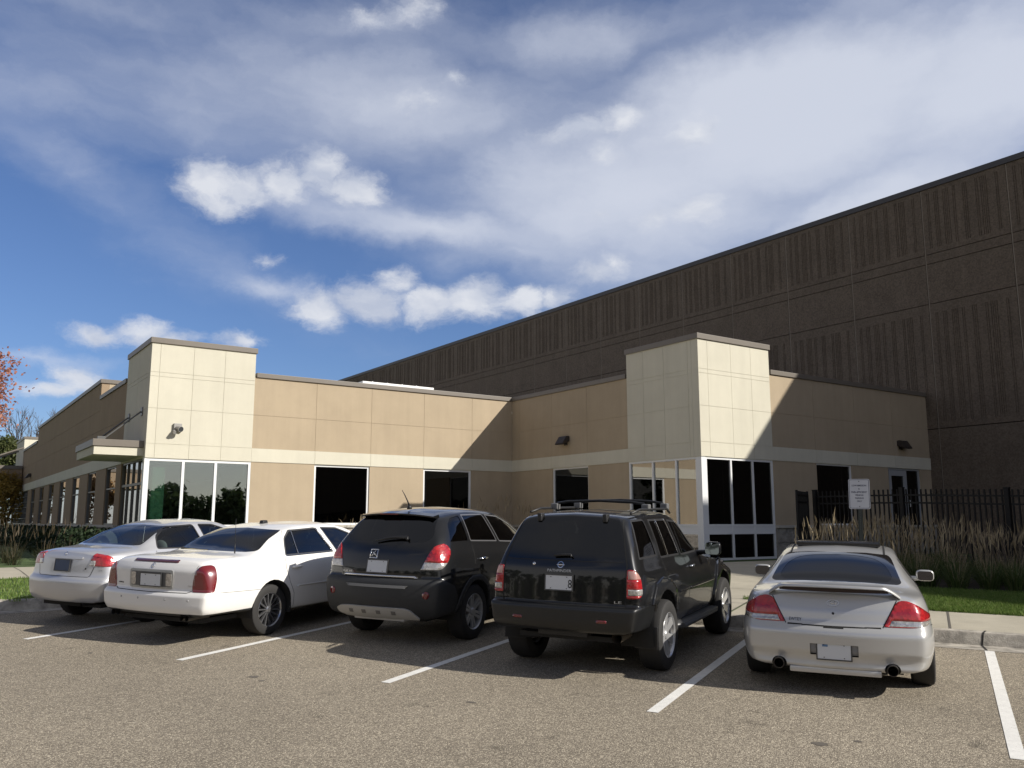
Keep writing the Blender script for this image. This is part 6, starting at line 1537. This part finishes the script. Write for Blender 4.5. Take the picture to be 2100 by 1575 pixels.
tree('bare_tree', 'leafless grey tree beyond the far end of the left wing', at_px(42, 85), 11.6, .22, 3.2, None, 0, 0, 8, depth=6, trunk_frac=.26)
tree('bare_tree', 'smaller leafless tree just above the far parapet of the left wing', at_px(92, 95), 11.8, .2, 3.0, None, 0, 0, 21, depth=6, trunk_frac=.26)
tree('olive_tree', 'olive green leafy tree behind the rear canopy at the far left', at_px(4, 78), 7.6, .18, 2.6, OLV, 7000, .22, 13)
tree('yellow_tree', 'yellow and orange leaved small tree under the rear canopy at the far left', at_px(12, 58), 3.9, .09, 1.35, YEL, 5000, .14, 17)
tree('yellow_tree', 'rusty leaved small tree at the very left edge beyond the tall grass', at_px(-52, 50), 3.3, .09, 1.2, veg_mat('rust_leaf', [(.16, .10, .05), (.32, .18, .08), (.36, .26, .10)], trans=.3), 5000, .14, 19)
# the far-off wood on the other side of the car park (seen in the glass and the paint)
lf = Leafy(); rnd = random.Random(77); bmw = bmesh.new()
spots = [(-85+4.6*k+rnd.uniform(-1.5, 1.5), -57+rnd.uniform(-4, 4), (rnd.uniform(5.8, 7.8) if k < 27 else rnd.uniform(12, 15.5))) for k in range(46)]+[(-66+rnd.uniform(-3, 3), -52+6.4*k, rnd.uniform(8.5, 12)) for k in range(18)]
for (x, y, h) in spots:
    z0 = plane(x, y); tube(bmw, (x, y, z0-.3), (x, y, z0+h*.6), .22, .1, 6)
    for q in range(26):
        a = rnd.uniform(0, 6.283); rr_ = rnd.uniform(0, 3.4); cz_ = rnd.uniform(.06, .92)
        cc_ = Vector((x+math.cos(a)*rr_, y+math.sin(a)*rr_, z0+h*cz_)); cr_ = rnd.uniform(.9, 1.7)*(1.15-cz_*.5); tone = rnd.random()*.5
        for _ in range(60):
            v = Vector((rnd.gauss(0, .5), rnd.gauss(0, .5), rnd.gauss(0, .5))); lf.leaf(cc_+v*cr_, rnd.uniform(.55, 1.15), rnd, min(1, tone+rnd.random()*.5))
for k in range(110):
    x = -60+1.4*k; y = -53+rnd.uniform(-1.5, 1.5); z0 = plane(x, y); h = rnd.uniform(5.4, 7.0)
    for _ in range(420):
        lf.leaf(Vector((x+rnd.gauss(0, 1.3), y+rnd.gauss(0, .8), z0+rnd.uniform(0, h)*(1-rnd.random()*.15))), rnd.uniform(.5, 1.0), rnd, rnd.random()*.7)
o = lf.build('far_wood', DKG); o['kind'] = 'stuff'
tag(obj('far_wood_trunks', bmw, BARK, o), kind='stuff')
